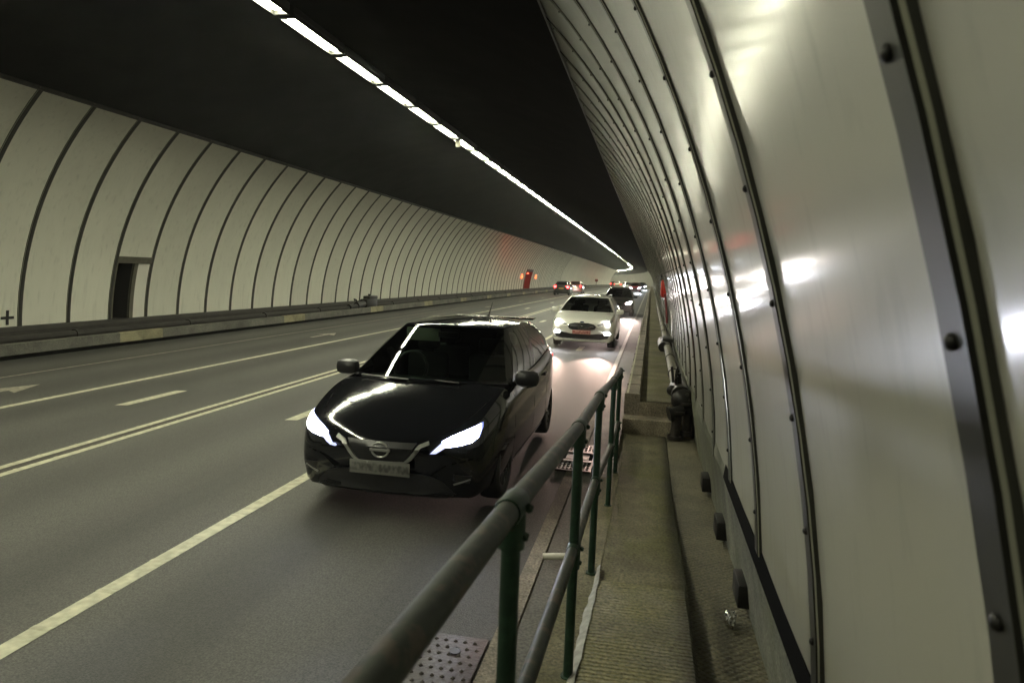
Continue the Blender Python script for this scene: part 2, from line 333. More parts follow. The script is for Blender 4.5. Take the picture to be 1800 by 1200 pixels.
# --- painted lines
def line(X, wd, ys, mat, z=.004): return struct(sheet('road_line', [(X-wd/2, z), (X+wd/2, z)], ys, mat, smooth=0))
def ribbed_line(X, wd):
    mb = MB(); st = .4365; y0 = 2.859-.4365*14
    ys = frange(YN, 20, 1)
    o = sheet('road_line', [(X-wd/2, .004), (X+wd/2, .004)], YS, M['white_line'], smooth=0)
    struct(o)
    m2 = MB()
    for i in range(60):
        y = y0+i*st
        if y > 26: break
        a, b = .022, .010
        pts = [(X-wd/2, y-a, .005), (X+wd/2, y-a, .005), (X+wd/2, y-b, .0075), (X-wd/2, y-b, .0075), (X+wd/2, y+b, .0075), (X-wd/2, y+b, .0075), (X+wd/2, y+a, .005), (X-wd/2, y+a, .005)]
        m2.add([W(*p) for p in pts], [(0, 1, 2, 3), (3, 2, 4, 5), (5, 4, 6, 7), (0, 3, 5, 7), (1, 2, 4, 6)])
    struct(m2.build('line_rib', M['white_line'], smooth=0))
ribbed_line(2.841, .115)
ribbed_line(0.145, .085)
ribbed_line(0.34, .085)
line(-2.111, .11, YS, M['white_line'])
line(-4.05, .055, YS, M['worn_line'])
line(.2425, .10, YS, plain('dark_seam', (.03, .026, .02), .7), .003)
# centre-of-lane marks every ten metres
def mark(X, Y, L, kind):
    if kind == 'dash':
        P = [(X-.075, Y-L/2), (X+.075, Y-L/2+.05), (X+.075, Y+L/2), (X-.075, Y+L/2-.05)]
        fs = [(0, 1, 2, 3)]
    else:
        P = [(X-.055, Y-L/2), (X+.055, Y-L/2), (X+.055, Y+L*.12), (X-.055, Y+L*.12), (X-.26, Y+L*.05), (X, Y+L/2), (X+.26, Y+L*.05)]
        fs = [(0, 1, 2, 3), (4, 3, 2, 6, 5)]
    struct(mk('lane_mark', [W(x, y, .0045) for x, y in P], fs, M['white_line'] if kind == 'dash' else M['worn_line'], smooth=0))
for i in range(0, 9):
    y = 8.32+i*9.9
    mark(1.53, y, 1.25, 'dash'); mark(-.93, y, 1.25, 'dash'); mark(-3.08, y-.5, 1.5, 'arrow')
    if i > 0: mark(4.1, y, 1.2, 'dash')
# --- left kerb and ledge
sheet_l = sheet('kerb', [(-5.60, 0.0), (-5.625, .09), (-5.645, .095)], YS, M['dark'], smooth=0); struct(sheet_l)
struct(sheet('kerb', [(-5.60, .085), (-5.57, .085), (-5.57, .285), (-5.59, .30), (-5.66, .30), (-5.67, .2)], YS, M['kerb_left'], smooth=0))
struct(sheet('ledge', [(-5.665, .22), (-6.22, .20), (-6.24, .44), (-6.30, .505), (-6.46, .515)], YS, M['ledge_dark'], smooth=0))
for i in range(0, 24):
    y = 13.0+i*6.9
    struct(sheet('kerb_block', [(-5.60, .083), (-5.567, .083), (-5.567, .283), (-5.59, .304), (-5.66, .304)], frange(y, y+1.35, .7), M['kerb_pale'], smooth=0))
# --- right kerb (beyond the steps), walkway, steps
YST = 9.0
ysf = [YST+.0]+[y for y in YS if y > YST+.2]
struct(sheet('kerb', [(5.60, .0), (5.615, .42), (5.635, .435), (5.79, .435), (5.80, .42), (5.81, .30)], ysf, M['kerb_stone'], smooth=0))
mb = MB(); mb.box(5.602, 5.806, YST-.004, YST+.05, -.05, .432, fn=W); struct(mb.build('kerb', M['kerb_stone'], smooth=0))
jm = MB()
for i in range(70):
    y = YST+.8+i*1.0
    jm.box(5.612, 5.795, y, y+.014, .40, .4385, fn=W)
struct(jm.build('kerb_joint', plain('joint', (.06, .05, .04), .9), smooth=0))
struct(sheet('arris_highlight', [(5.632, .4385), (5.655, .4385)], ysf, M['white_line'], smooth=0))  # highlight on the kerb edge painted as a pale line
struct(sheet('walkway', [(5.805, .335), (5.83, .34), (6.1, .35), (6.47, .355)], ysf, M['walk']))
struct(sheet('ledge', [(6.40, .35), (6.425, .53), (6.46, .55)], ysf, M['plinth'], smooth=0))
stp = MB()
stp.box(5.62, 6.47, YST+.0, YST+.32, -.12, .335, bev=.015, fn=W)
stp.box(5.60, 6.47, YST-.30, YST, -.15, .155, bev=.015, fn=W)
struct(stp.build('steps', M['step']))
def zfloor(Y):
    tb = [(-20, .62), (0, .46), (1.33, .38), (2.72, .27), (3.88, .215), (5.56, .06), (6.78, -.005), (8.0, -.03), (9.2, -.04)]
    for (a, za), (b_, zb) in zip(tb, tb[1:]):
        if Y <= b_: return za+(zb-za)*max(0, (Y-a)/(b_-a))
    return -.04
ysn = frange(YN, 8.9, .25)
struct(sheet('walkway', [(5.47, -.3), (5.475, -.012), (5.49, 0), (5.64, 0), (5.66, 0.004)], ysn, M['walk'], zf=lambda X, Z, Y: zfloor(Y)+Z if Z > -.2 else -.05))
ysr = [y for y in ysn if y <= 3.95]; ysm = [y for y in ysn if y >= 3.95-.26]
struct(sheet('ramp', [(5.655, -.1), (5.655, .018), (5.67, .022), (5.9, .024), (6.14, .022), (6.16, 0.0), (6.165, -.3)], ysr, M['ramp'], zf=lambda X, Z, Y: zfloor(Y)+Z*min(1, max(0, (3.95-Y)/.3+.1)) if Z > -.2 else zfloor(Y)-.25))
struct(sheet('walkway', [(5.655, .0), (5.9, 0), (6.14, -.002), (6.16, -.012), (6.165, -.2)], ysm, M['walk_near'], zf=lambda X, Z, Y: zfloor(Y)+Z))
def zright(Y): return min(zfloor(Y)-.012, zfloor(Y)*.72-.01+(-.0))
struct(sheet('walk_plate', [(6.155, -.01), (6.17, 0), (6.52, 0)], ysn, M['checker'], zf=lambda X, Z, Y: zright(Y)+Z))
lip = MB()
pts = [(5.66, 3.98), (5.662, 3.6), (5.648, 3.25), (5.645, 2.9), (5.635, 2.6)]
rnd = random.Random(3)
path = []
for i in range(len(pts)-1):
    for k in range(5):
        t = k/5; path.append((pts[i][0]*(1-t)+pts[i+1][0]*t+rnd.uniform(-.004, .004), pts[i][1]*(1-t)+pts[i+1][1]*t))
path.append(pts[-1])
lv = []
for i, (x, y) in enumerate(path):
    hw = (.004+.010*min(1, i/8))*rnd.uniform(.7, 1.25); z = zfloor(y)
    lv += [W(x-hw-.012, y, z+.003), W(x-hw*.4, y, z+.022), W(x+hw, y, z+.0275)]
lip.add(lv, [(3*i+k, 3*i+k+1, 3*i+k+4, 3*i+k+3) for i in range(len(path)-1) for k in (0, 1)])
struct(lip.build('mortar_lip', M['mortar']))
# plinth under the right-hand panels
struct(sheet('plinth', [(6.51, -.3), (6.505, .02), (6.424, .60), (6.420, .632)], frange(YN, 4.7, .4), M['plinth'], smooth=0, zf=lambda X, Z, Y: Z))
struct(sheet('plinth', [(6.51, -.3), (6.505, .02), (6.424, .62), (6.43, .72)], frange(4.7, 9.4, .4), M['plinth'], smooth=0, zf=lambda X, Z, Y: Z if Z < .5 else Z-.125*max(0, (Y-4.7)/4.7)))
tag(sheet('black_strip', [(6.420, .632), (6.412, .635), (6.424, .722), (6.436, .722)], frange(YN, 4.7, .5), M['dark'], smooth=0), 'black strip along the gap between the concrete plinth and the near right panels', 'strip')  # plain black strip drawn along the gap under the panels

# --- lining
def prof_arc(side, z0, z1, n=14, R=RW):
    a0 = math.asin((z0-ZC)/R); a1 = math.asin((z1-ZC)/R)
    return [(side*R*math.cos(a0+(a1-a0)*i/n), ZC+R*math.sin(a0+(a1-a0)*i/n), a0+(a1-a0)*i/n) for i in range(n+1)]
rw = random.Random(11)
def lining(side, bot, skip=(), first=-8, last=318):
    vs = []; fs = []
    def bay(Y0, Y1, z0, z1, t0, t1, b):
        n = 14; pr = prof_arc(side, z0, z1, n); nb = len(vs); S = 4
        for j in range(S+1):
            t = j/S
            d = t0*(1-t)+t1*t+b*math.sin(PI*t)
            for (X, Z, a) in pr:
                vs.append(W(X-side*d*math.cos(a), Y0+(Y1-Y0)*t, Z-d*math.sin(a)))
        for j in range(S):
            for k in range(n): fs.append((nb+j*(n+1)+k, nb+j*(n+1)+k+1, nb+(j+1)*(n+1)+k+1, nb+(j+1)*(n+1)+k))
    for i in range(first, last):
        Y0 = RIB0+PITCH*i; Y1 = Y0+PITCH
        t0, t1, b = rw.uniform(-.003, .003), rw.uniform(-.003, .003), rw.uniform(.001, .006)
        z0 = bot(Y0+.01)
        if i in skip: z0 = skip[i]
        bay(Y0, Y1, z0, ZTOP, t0, t1, b)
    return vs, fs
def rib_mesh(side, z0, bolts=True):
    """batten in the plane Y=0, tunnel axis as origin, already in metres"""
    mb = MB()
    pr = prof_arc(side, z0, ZTOP, 22)
    sec = [(.052, -.004), (.052, .017), (-.018, .017), (-.018, .005), (-.028, .005), (-.030, .013), (-.037, .016), (-.044, .012), (-.045, -.004)]
    n = len(sec); vs = []; fs = []; mi = []
    for (X, Z, a) in pr:
        for (dy, dr) in sec: vs.append(Vector(((X-side*dr*math.cos(a))*K, dy*K, (Z-dr*math.sin(a))*K)))
    for i in range(len(pr)-1):
        for k in range(n-1): fs.append((i*n+k, i*n+k+1, (i+1)*n+k+1, (i+1)*n+k)); mi.append(1 if 4 <= k <= 6 else 0)
    mb.v = vs; mb.f = fs; mb.m = mi
    if bolts:
        s = .34/RW; a = pr[0][2]+.03
        while a < pr[-1][2]:
            c = Vector((side*(RW-.019)*math.cos(a)*K, .017*K, (ZC+(RW-.019)*math.sin(a))*K))
            mb.ball(c, .0115*K, 2, 2, (.8, 1, 1)); a += s
    return mb
def rib_set(side, root, mesh_near, mesh_far, idx, split):
    loc0 = root.location
    objs = []
    n = 0
    for i in idx[:100]:
        Y = RIB0+PITCH*i-(.05 if i == 0 else 0); p, rz = WT(Y)
        o = bpy.data.objects.new('rib', mesh_near if Y < split else mesh_far); COL.objects.link(o); o.parent = root
        o.location = p-loc0; o.rotation_euler = (0, 0, rz)
    rest = idx[100:]
    if rest:
        mb = MB(); src = mesh_far
        sv = [v.co.copy() for v in src.vertices]; sf = [tuple(q.vertices) for q in src.polygons]; sm = [q.material_index for q in src.polygons]
        for i in rest:
            Y = RIB0+PITCH*i; p, rz = WT(Y); R_ = Matrix.Rotation(rz, 4, 'Z')
            nb = len(mb.v); mb.v += [R_ @ v+p for v in sv]; mb.f += [tuple(k+nb for k in f) for f in sf]; mb.m += sm
        o = mb.build('distant_ribs', [M['rib'], M['rib_bead'], M['black_iron']], root); o['kind'] = 'stuff'
def rib_data(side, z0, bolts):
    o = rib_mesh(side, z0, bolts).build('rib', [M['rib'], M['rib_bead'], M['black_iron']], None, base=False)
    me = o.data; bpy.data.objects.remove(o); return me

rootR = tag(empty('tunnel_wall', W(6.4, 8, .6)), 'curved cream panelled wall with dark bolted ribs, close beside the railed walkway', 'wall')
vs, fs = lining(1, lambda Y: .715 if Y < 4.3 else .57)
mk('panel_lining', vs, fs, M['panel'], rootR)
far_me = rib_data(1, .56, False); near_me = rib_data(1, .70, True); mid_me = rib_data(1, .56, True)
idxR = list(range(-1, 165))
rib_set(1, rootR, near_me, mid_me, idxR[:6], 4.9)
rib_set(1, rootR, mid_me, far_me, idxR[6:100], 60)
for_rest = idxR[100:]
mb = MB(); sv = [v.co.copy() for v in far_me.vertices]; sf = [tuple(q.vertices) for q in far_me.polygons]; sm = [q.material_index for q in far_me.polygons]
for i in for_rest:
    p, rz = WT(RIB0+PITCH*i); R_ = Matrix.Rotation(rz, 4, 'Z'); nb = len(mb.v)
    mb.v += [R_ @ v+p for v in sv]; mb.f += [tuple(k+nb for k in f) for f in sf]; mb.m += sm
tag(mb.build('distant_ribs', [M['rib'], M['rib_bead'], M['black_iron']], rootR), kind='stuff')

rootL = tag(empty('tunnel_wall', W(-6.4, 14, .5)), 'curved cream panelled wall across the road, thin dark ribs and a doorway', 'wall')
DOOR = 11; RDOOR = (56, 57, 58)
skip = {DOOR: 1.975}; skip.update({i: 2.42 for i in RDOOR})
vs, fs = lining(-1, lambda Y: .505, skip)
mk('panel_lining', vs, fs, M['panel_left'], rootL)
lm = rib_data(-1, .50, False); lmb = rib_data(-1, 2.42, False)
idxL = [i for i in range(4, 80)]
for i in idxL:
    Y = RIB0+PITCH*i; p, rz = WT(Y)
    o = bpy.data.objects.new('rib', lmb if i in (57, 58) else lm); COL.objects.link(o); o.parent = rootL; o.location = p-rootL.location; o.rotation_euler = (0, 0, rz)
for side, root in ((1, rootR), (-1, rootL)):
    xt = 4.56
    sheet('top_trim', [(side*(xt+.01), ZTOP-.06), (side*(xt-.02), ZTOP-.05), (side*(xt-.02), ZTOP+.03)], YS, M['pipe_dark'], parent=root, smooth=0)

# --- ceiling
prof = []
for i in range(25):
    X = -4.57+9.14*i/24; prof.append((X, ZTOP+(5.97-ZTOP)*(1-(X/4.57)**2)))
struct(sheet('ceiling', prof, YS, M['ceiling']))

# --- strip lamps on the crown
LP = 1.93
hb = MB(); hb.box(-.13*K, .13*K, .05*K, 1.87*K, .037*K, .15*K, bev=.01)
for s_ in (-1, 1): hb.box(s_*.122*K-.004*K, s_*.122*K+.004*K, .05*K, 1.87*K, -.045*K, .036*K)  # side skirts added to keep lamp light off the upper walls
hb.box(-.117*K, .117*K, .05*K, .10*K, -.042*K, .036*K); hb.box(-.117*K, .117*K, 1.82*K, 1.87*K, -.042*K, .036*K)
hb2 = MB(); hb2.box(-.185*K, .185*K, .03*K, 1.89*K, .037*K, .15*K, bev=.01); ho = hb2.build('housing', M['lamp_body'], None, base=False); hm2 = ho.data; bpy.data.objects.remove(ho)
ho = hb.build('housing', M['lamp_body'], None, base=False); hm = ho.data; bpy.data.objects.remove(ho)
db = MB(); db.box(-.075*K, .075*K, .16*K, 1.76*K, .0, .036*K, bev=.012)
do = db.build('diffuser', M['lamp'], None, base=False); dm = do.data; bpy.data.objects.remove(do)
LZ = 5.83
for i in range(-9, 176):
    Y = 10.174+LP*i
    p = W(0, Y, LZ); rz = WT(Y)[1]
    r = empty('strip_lamp', p, rz)
    tag(r, 'glowing white strip lamp, one of the row along the dark tunnel crown', 'lamp', 'strip lamps along the tunnel crown')
    for nme, me in (('housing', hm if Y < 165 else hm2), ('diffuser', dm)):
        o = bpy.data.objects.new(nme, me); COL.objects.link(o); o.parent = r
# hanging plate in the row of lamps
mb = MB(); mb.box(-.07, .07, 19.97, 20.03, 5.60, 5.90, bev=.008, fn=W); mb.tube([W(0, 20.015, 5.86), W(0, 20.015, 5.97)], .02*K, 8)
tag(mb.build('hanging_plate', plain('plate_paint', (.25, .24, .19), .5, var=.2)), 'small pale plate hanging across the line of ceiling lamps', 'sign')

# ================================================================== DOORWAYS
def arcpt(side, z, d=0):   # X on the lining at height z, d metres (survey) into the tunnel
    a = math.asin((z-ZC)/RW); return side*(RW-d)*math.cos(a), ZC+(RW-d)*math.sin(a)
def arc_strip(mb, side, Y0, Y1, z0, z1, d0, d1, n=8, mi=0):
    """curved slab following the lining"""
    vs = []
    for i in range(n+1):
        z = z0+(z1-z0)*i/n
        for d in (d0, d1):
            X, Z = arcpt(side, z, d)
            vs += [W(X, Y0, Z), W(X, Y1, Z)]
    fs = []
    for i in range(n):
        a = i*4; b_ = a+4
        fs += [(a, a+1, b_+1, b_), (a+2, b_+2, b_+3, a+3), (a, b_, b_+2, a+2), (a+1, a+3, b_+3, b_+1)]
    fs += [(0, 2, 3, 1), (n*4, n*4+1, n*4+3, n*4+2)]
    mb.add(vs, fs, mi)
def alcove(Y0, Y1, z0, z1, depth, mat):
    mb = MB(); xi = arcpt(-1, z1)[0]
    x0 = -6.40; xb = -6.45-depth
    xt = arcpt(-1, z1)[0]-.03
    xl = arcpt(-1, z0)[0]-.03
    P = [(xl, Y0, z0), (xl, Y1, z0), (xt, Y1, z1), (xt, Y0, z1), (xb, Y0, z0), (xb, Y1, z0), (xb, Y1, z1), (xb, Y0, z1)]
    mb.add([W(*p) for p in P], [(4, 5, 6, 7), (0, 1, 5, 4), (3, 7, 6, 2), (0, 4, 7, 3), (1, 2, 6, 5)])
    return mb
YD0 = RIB0+PITCH*DOOR; YD1 = YD0+PITCH
dr = tag(empty('doorway', W(-6.44, (YD0+YD1)/2, .5)), 'dark open refuge doorway with metal lintel in the cream left wall', 'doorway')
alcove(YD0+.05, YD0+.62, .50, 1.90, 1.3, None).build('alcove', plain('alcove_dark', (.016, .015, .014), .9), dr, 0)
mb = MB(); arc_strip(mb, -1, YD0+.035, YD1-.035, 1.83, 1.98, -.02, .03); mb.build('lintel', M['frame'], dr, 0)
mb = MB(); arc_strip(mb, -1, YD0+.035, YD0+.075, .50, 1.83, -.04, .02); mb.build('door_jamb', M['frame'], dr, 0)
mb = MB(); arc_strip(mb, -1, YD0+.59, YD0+.71, .50, 1.83, -.04, .022); mb.build('door_jamb', M['frame'], dr, 0)
mb = MB(); arc_strip(mb, -1, YD0+.71, YD1-.04, .50, 1.83, -.03, .0); mb.build('side_panel', plain('white_panel', (.68, .67, .60), .3), dr)
YR0 = RIB0+PITCH*56; YR1 = RIB0+PITCH*59
rr_ = tag(empty('doorway', W(-6.44, (YR0+YR1)/2, .5)), 'distant red-lit emergency recess with dark frame in the left wall', 'doorway')
alcove(YR0+.1, YR1-.1, .5, 2.3, .7, None).build('alcove', plain('red_alcove', (.30, .02, .012), .5), rr_, 0)
mb = MB(); arc_strip(mb, -1, YR0+.05, YR1-.05, 2.2, 2.44, -.02, .06); mb.build('lintel', plain('purple_frame', (.05, .03, .035), .5), rr_, 0)
for y in (YR0+.05, YR1-.20):
    mb = MB(); arc_strip(mb, -1, y, y+.16, .5, 2.2, -.02, .06); mb.build('door_jamb', M['red_dark'], rr_, 0)
mb = MB(); mb.box(-6.95, -6.75, 67.3, 68.1, 1.1, 1.75, bev=.03, fn=W); mb.build('red_cabinet', M['red'], rr_)
mb = MB(); mb.box(-6.5, -6.35, 67.0, 68.4, 1.98, 2.1, bev=.02, fn=W); mb.build('glow_box', M['red_glow'], rr_)

# cross mark on a panel
mb = MB(); arc_strip(mb, -1, 11.06, 11.12, .55, .84, .004, .010, 4); arc_strip(mb, -1, 10.95, 11.06, .665, .72, .004, .010, 1); arc_strip(mb, -1, 11.12, 11.23, .665, .72, .004, .010, 1)
tag(mb.build('cross_mark', M['black_iron'], smooth=0), 'small black cross fixed low on the nearest left wall panel', 'marker')
# pipe along the left ledge
mb = MB(); mb.tube([W(-5.98, y, .315) for y in YS], .075*K, 10, cap=False)
for i in range(40):
    y = 5+i*3.6; mb.tube([W(-5.98, y, .315), W(-5.98, y+.10, .315)], .10*K, 10)
tag(mb.build('pipe', M['ledge_dark']), 'dark pipe lying on the ledge below the left wall', 'pipe')
# valve assembly on the left
hv = tag(empty('hydrant_valve', W(-5.95, 27, .22)), 'dark cast hydrant valve on the pipe along the left ledge', 'valve')
mb = MB(); mb.box(-6.12, -5.78, 26.9, 28.05, .22, .62, bev=.06, fn=W); mb.box(-6.10, -5.80, 27.2, 28.1, .60, .74, bev=.03, fn=W); mb.tube([W(-5.95, 26.2, .36), W(-5.95, 26.95, .42)], .14*K, 12); mb.tube([W(-5.95, 25.5, .33), W(-5.95, 26.3, .33)], .11*K, 12)
mb.tube([W(-5.95, 27.5, .74), W(-5.95, 27.5, .82)], .05*K, 8); mb.build('valve_body', M['black_iron'], hv)
mb = MB(); mb.tube([W(-5.95, 26.4, .40), W(-5.95, 26.15, .62), W(-5.95, 26.0, .64), W(-5.95, 26.05, .54)], .035*K, 8); mb.build('lever', M['black_iron'], hv)
# sign on a post far along the left
sp = tag(empty('sign_post', W(-6.0, 150, .3)), 'small dark sign on a leaning post far along the left ledge', 'sign')
mb = MB(); mb.tube([W(-5.98, 150, .28), W(-5.92, 150, 1.25)], .07*K, 8); mb.build('post', M['black_iron'], sp)
mb = MB(); mb.box(-6.25, -5.6, 149.95, 150.1, 1.22, 1.75, bev=.03, fn=W); mb.build('sign_board', M['red_dark'], sp)

# ================================================================== RIGHT-HAND SIDE
# pipe along the wall
pp = tag(empty('pipe', W(6.3, 16, .36)), 'pale jointed pipe lying along the foot of the right wall', 'pipe')
mb = MB(); pys = [9.35]+[y for y in YS if y > 9.4]
mb.tube([W(6.285, y, .47) for y in pys], .075*K, 14); mb.build('tube', M['pipe'], pp)
for i in range(30):
    y = 10.9+i*2.1
    mb = MB(); mb.tube([W(6.285, y, .47), W(6.285, y+.05, .47)], .088*K, 14); mb.build('collar', M['pipe_dark'], pp)
mb = MB(); mb.box(6.16, 6.42, 15.6, 16.4, .355, .62, bev=.06, fn=W); mb.tube([W(6.2, 15.3, .45), W(6.2, 16.7, .47)], .11*K, 12); mb.build('coupling', M['black_iron'], pp)
mb = MB(); mb.tube([W(6.39+.012*math.sin(y*1.3), y, .50+.03*math.sin(y*.9)) for y in frange(8.6, 40, .6)], .022*K, 6); mb.tube([W(6.405, y, .44+.03*math.sin(y*.7+1)) for y in frange(8.6, 40, .6)], .02*K, 6)
tag(mb.build('cable', M['pipe_dark']), 'thin dark cables sagging behind the pale pipe on the right', 'cable')
# big valve assembly at the steps
vv = tag(empty('hydrant_valve', W(6.33, 8.7, -.03)), 'black cast iron hydrant valve standing beside the walkway steps', 'valve')
mb = MB()
mb.tube([W(6.265, 8.62, -.03), W(6.265, 8.62, .34)], .062*K, 12); mb.tube([W(6.265, 8.62, -.03), W(6.265, 8.62, .01)], .10*K, 12)
mb.tube([W(6.40, 8.72, .0), W(6.40, 8.72, .40)], .062*K, 12); mb.tube([W(6.40, 8.72, .0), W(6.40, 8.72, .06)], .085*K, 12)
mb.build('riser_pipe', M['iron'], vv)
mb = MB(); mb.ball(W(6.34, 8.72, .44), .15*K, 2, 0, (1.05, .9, 1.0)); mb.tube([W(6.31, 8.72, .50), W(6.295, 9.5, .475)], .12*K, 12); mb.ball(W(6.42, 8.75, .36), .12*K, 2, 0, (.9, 1, 1.3)); mb.build('valve_body', M['black_iron'], vv)
mb = MB(); mb.tube([W(6.34, 8.62, .34), W(6.19, 8.57, .29)], .07*K, 12); mb.tube([W(6.20, 8.575, .293), W(6.165, 8.565, .283)], .092*K, 12); mb.build('outlet', M['black_iron'], vv)
mb = MB(); mb.tube([W(6.30, 9.0, .55), W(6.28, 9.0, .74)], .03*K, 8)
c = W(6.26, 9.0, .70)
for k in range(16):
    a0 = 2*PI*k/16; a1 = 2*PI*(k+1)/16
    mb.tube([c+Vector((.02*math.cos(a0), .11*math.cos(a0), .11*math.sin(a0)))*K, c+Vector((.02*math.cos(a1), .11*math.cos(a1), .11*math.sin(a1)))*K], .016*K, 6)
for k in range(4):
    a0 = PI*k/2; mb.tube([c, c+Vector((0, .11*math.cos(a0), .11*math.sin(a0)))*K], .012*K, 6)
mb.tube([W(6.22, 9.1, .60), W(6.19, 9.15, .80)], .02*K, 6); mb.ball(W(6.20, 8.95, .52), .07*K, 2)
mb.build('handwheel', M['black_iron'], vv)
mb = MB(); mb.tube([W(6.38, 8.66, .40), W(6.38, 8.66, .43)], .10*K, 14); mb.tube([W(6.27, 8.60, .30), W(6.27, 8.60, .33)], .10*K, 14); mb.build('flange', M['iron'], vv)
# red emergency cabinet on the right wall
rb = tag(empty('emergency_box', W(6.38, 22, .8)), 'bright red emergency box on the right wall above a red strip', 'emergency box')
mb = MB(); mb.box(6.16, 6.36, 21.7, 22.5, 1.36, 1.93, bev=.09, fn=W); mb.build('box', M['red'], rb)
mb = MB(); arc_strip(mb, 1, 21.4, 21.75, .60, 1.5, .02, .07); mb.build('strip', M['red_dark'], rb)
mb = MB(); mb.box(6.14, 6.34, 21.8, 22.6, 1.98, 2.14, bev=.03, fn=W); mb.build('cap', M['black_iron'], rb)
# railing
rl = tag(empty('railing', W(5.615, 4, .15)), 'green tubular railing along the kerb side of the sunken walkway', 'railing')
PY = [-.2, 1.33, 2.72, 3.88, 5.56, 6.78]
PT = [1.60, 1.475, 1.342, 1.272, 1.117, 1.028]
PM = [1.06, .945, .832, .777, .565, .505]
def ex(tb, i): return W(5.613, PY[i], tb[i])
mb = MB(); mb.tube([W(5.62, -2.0, 1.75)]+[ex(PT, i) for i in range(6)], .0245*K, 16); mb.build('top_rail', M['rail_worn'], rl)
mb = MB(); mb.tube([W(5.62, -2.0, 1.20)]+[ex(PM, i) for i in range(6)], .0225*K, 16); mb.build('middle_rail', M['rail_worn'], rl)
for i in range(6):
    zb = zfloor(PY[i])-.01
    mb = MB(); mb.tube([W(5.615, PY[i], zb), W(5.613, PY[i], PT[i]-.01)], .0205*K, 16)
    mb.tube([W(5.615, PY[i], zb), W(5.615, PY[i], zb+.018)], .032*K, 14); mb.build('post', M['rail'], rl)
    for tb, rr0 in ((PT, .0295), (PM, .0265)):
        mb = MB(); j = min(i+1, 5); d = (ex(tb, j)-ex(tb, i-1 if i else 0)).normalized(); c = ex(tb, i)
        mb.tube([c-d*.055*K, c-d*.045*K, c+d*.045*K, c+d*.055*K], rr0*K, 16, radii=[rr0*K*.93, rr0*K, rr0*K, rr0*K*.93])
        mb.tube([c+Vector((0, 0, -.085*K)), c], .029*K, 14)
        mb.ball(c+Vector((.026, 0, -.06))*K, .013*K, 1); mb.ball(c+Vector((.034, .0, .0))*K, .011*K, 1)
        mb.build('rail_fitting', M['rail'], rl)
# stub of pipe through the gutter, foil, blocks
mb = MB(); mb.tube([W(5.25, 4.43, .045), W(5.40, 4.44, .06)], .022*K, 12)
tag(mb.build('pipe_stub', plain('white_plastic', (.6, .58, .5), .4)), 'short white pipe stub lying across the gutter beside the railing', 'pipe')
for k, (y, lab) in enumerate(((6.33, 'farthest of three black blocks on the plinth, close to the iron valve'), (5.0, 'middle one of three black rectangular blocks on the concrete plinth'), (3.82, 'black block on the plinth touching the scrap of silver foil'))):
    z = zright(y)+.02
    mb = MB(); mb.box(6.415, 6.52, y-.12, y+.12, z+.03, z+.16, bev=.012, fn=W)
    tag(mb.build('wall_block', M['black_iron']), lab, 'block', 'black blocks on the right plinth')
mb = MB(); rf = random.Random(5)
bm = bmesh.new(); bmesh.ops.create_icosphere(bm, subdivisions=3, radius=.045*K)
bm.verts.ensure_lookup_table(); bm.verts.index_update()
cc = W(6.37, 3.58, zright(3.58)+.04)
vs = [cc+Vector((v.co.x*.7, v.co.y*1.2, v.co.z*.9))*(1+.55*noise.noise(v.co*38)) for v in bm.verts]
mb.add(vs, [[v.index for v in f.verts] for f in bm.faces]); bm.free()
tag(mb.build('foil_scrap', M['foil'], smooth=0), 'crumpled scrap of silver foil on the studded walkway plate', 'litter')
# drain grates and chamber cover
def grate(name, x0, x1, y0, y1, label):
    r = tag(empty(name, W((x0+x1)/2, (y0+y1)/2, .012)), label, 'drain')
    mb = MB(); fw = .02
    mb.box(x0, x1, y0, y0+fw, .004, .022, fn=W); mb.box(x0, x1, y1-fw, y1, .004, .022, fn=W); mb.box(x0, x0+fw, y0+fw, y1-fw, .004, .022, fn=W); mb.box(x1-fw, x1, y0+fw, y1-fw, .004, .022, fn=W)
    mb.build('frame', M['grate'], r, 0)
    mb = MB(); mb.add([W(x0, y0, .0145), W(x1, y0, .0145), W(x1, y1, .0145), W(x0, y1, .0145)], [(0, 1, 2, 3)]); mb.build('pit', M['dark'], r, 0)
    L = y1-y0
    for (a, b_) in ((y0+fw, y0+L*.30), (y1-L*.30, y1-fw)):
        mb = MB(); nx = 8
        for i in range(nx+1):
            x = x0+fw+(x1-x0-2*fw)*i/nx; mb.box(x-.006, x+.006, a, b_, .014, .023, fn=W)
        ny = 4
        for j in range(ny+1):
            y = a+(b_-a)*j/ny; mb.box(x0+fw, x1-fw, y-.008, y+.008, .014, .0215, fn=W)
        mb.build('grid', M['grate'], r, 0)
    mb = MB(); mb.box(x0+fw, x1-fw, y0+L*.30, y0+L*.36, .012, .03, fn=W); mb.box(x0+fw, x1-fw, y1-L*.36, y1-L*.30, .012, .03, fn=W); mb.box(x0+.06, x1-.06, y0+L*.40, y1-L*.40, .012, .024, bev=.003, fn=W); mb.build('cover_plate', M['grate'], r, 0)
grate('drain_grate', 5.02, 5.38, 6.62, 7.68, 'iron drain grate with grid ends by the railing, lit by headlights')
cv = tag(empty('chamber_cover', W(4.95, 2.9, .01)), 'studded iron chamber cover in the road at the bottom edge', 'drain')
mb = MB(); mb.box(4.80, 5.13, 2.3, 3.36, .003, .014, bev=.002, fn=W)
for i in range(6):
    for j in range(16):
        x = 4.835+i*.052+(.026 if j % 2 else 0); y = 2.34+j*.064
        if y < 3.33 and x < 5.12: mb.ball(W(x, y, .013), .013*K, 1, 0, (1, 1, .8))
mb.build('plate', M['iron'], cv)
mb = MB()
for y in (3.2, 2.75):
    mb.tube([W(4.99, y, .012), W(4.99, y, .022)], .03*K, 12)
mb.build('lifting_eye', M['black_iron'], cv)

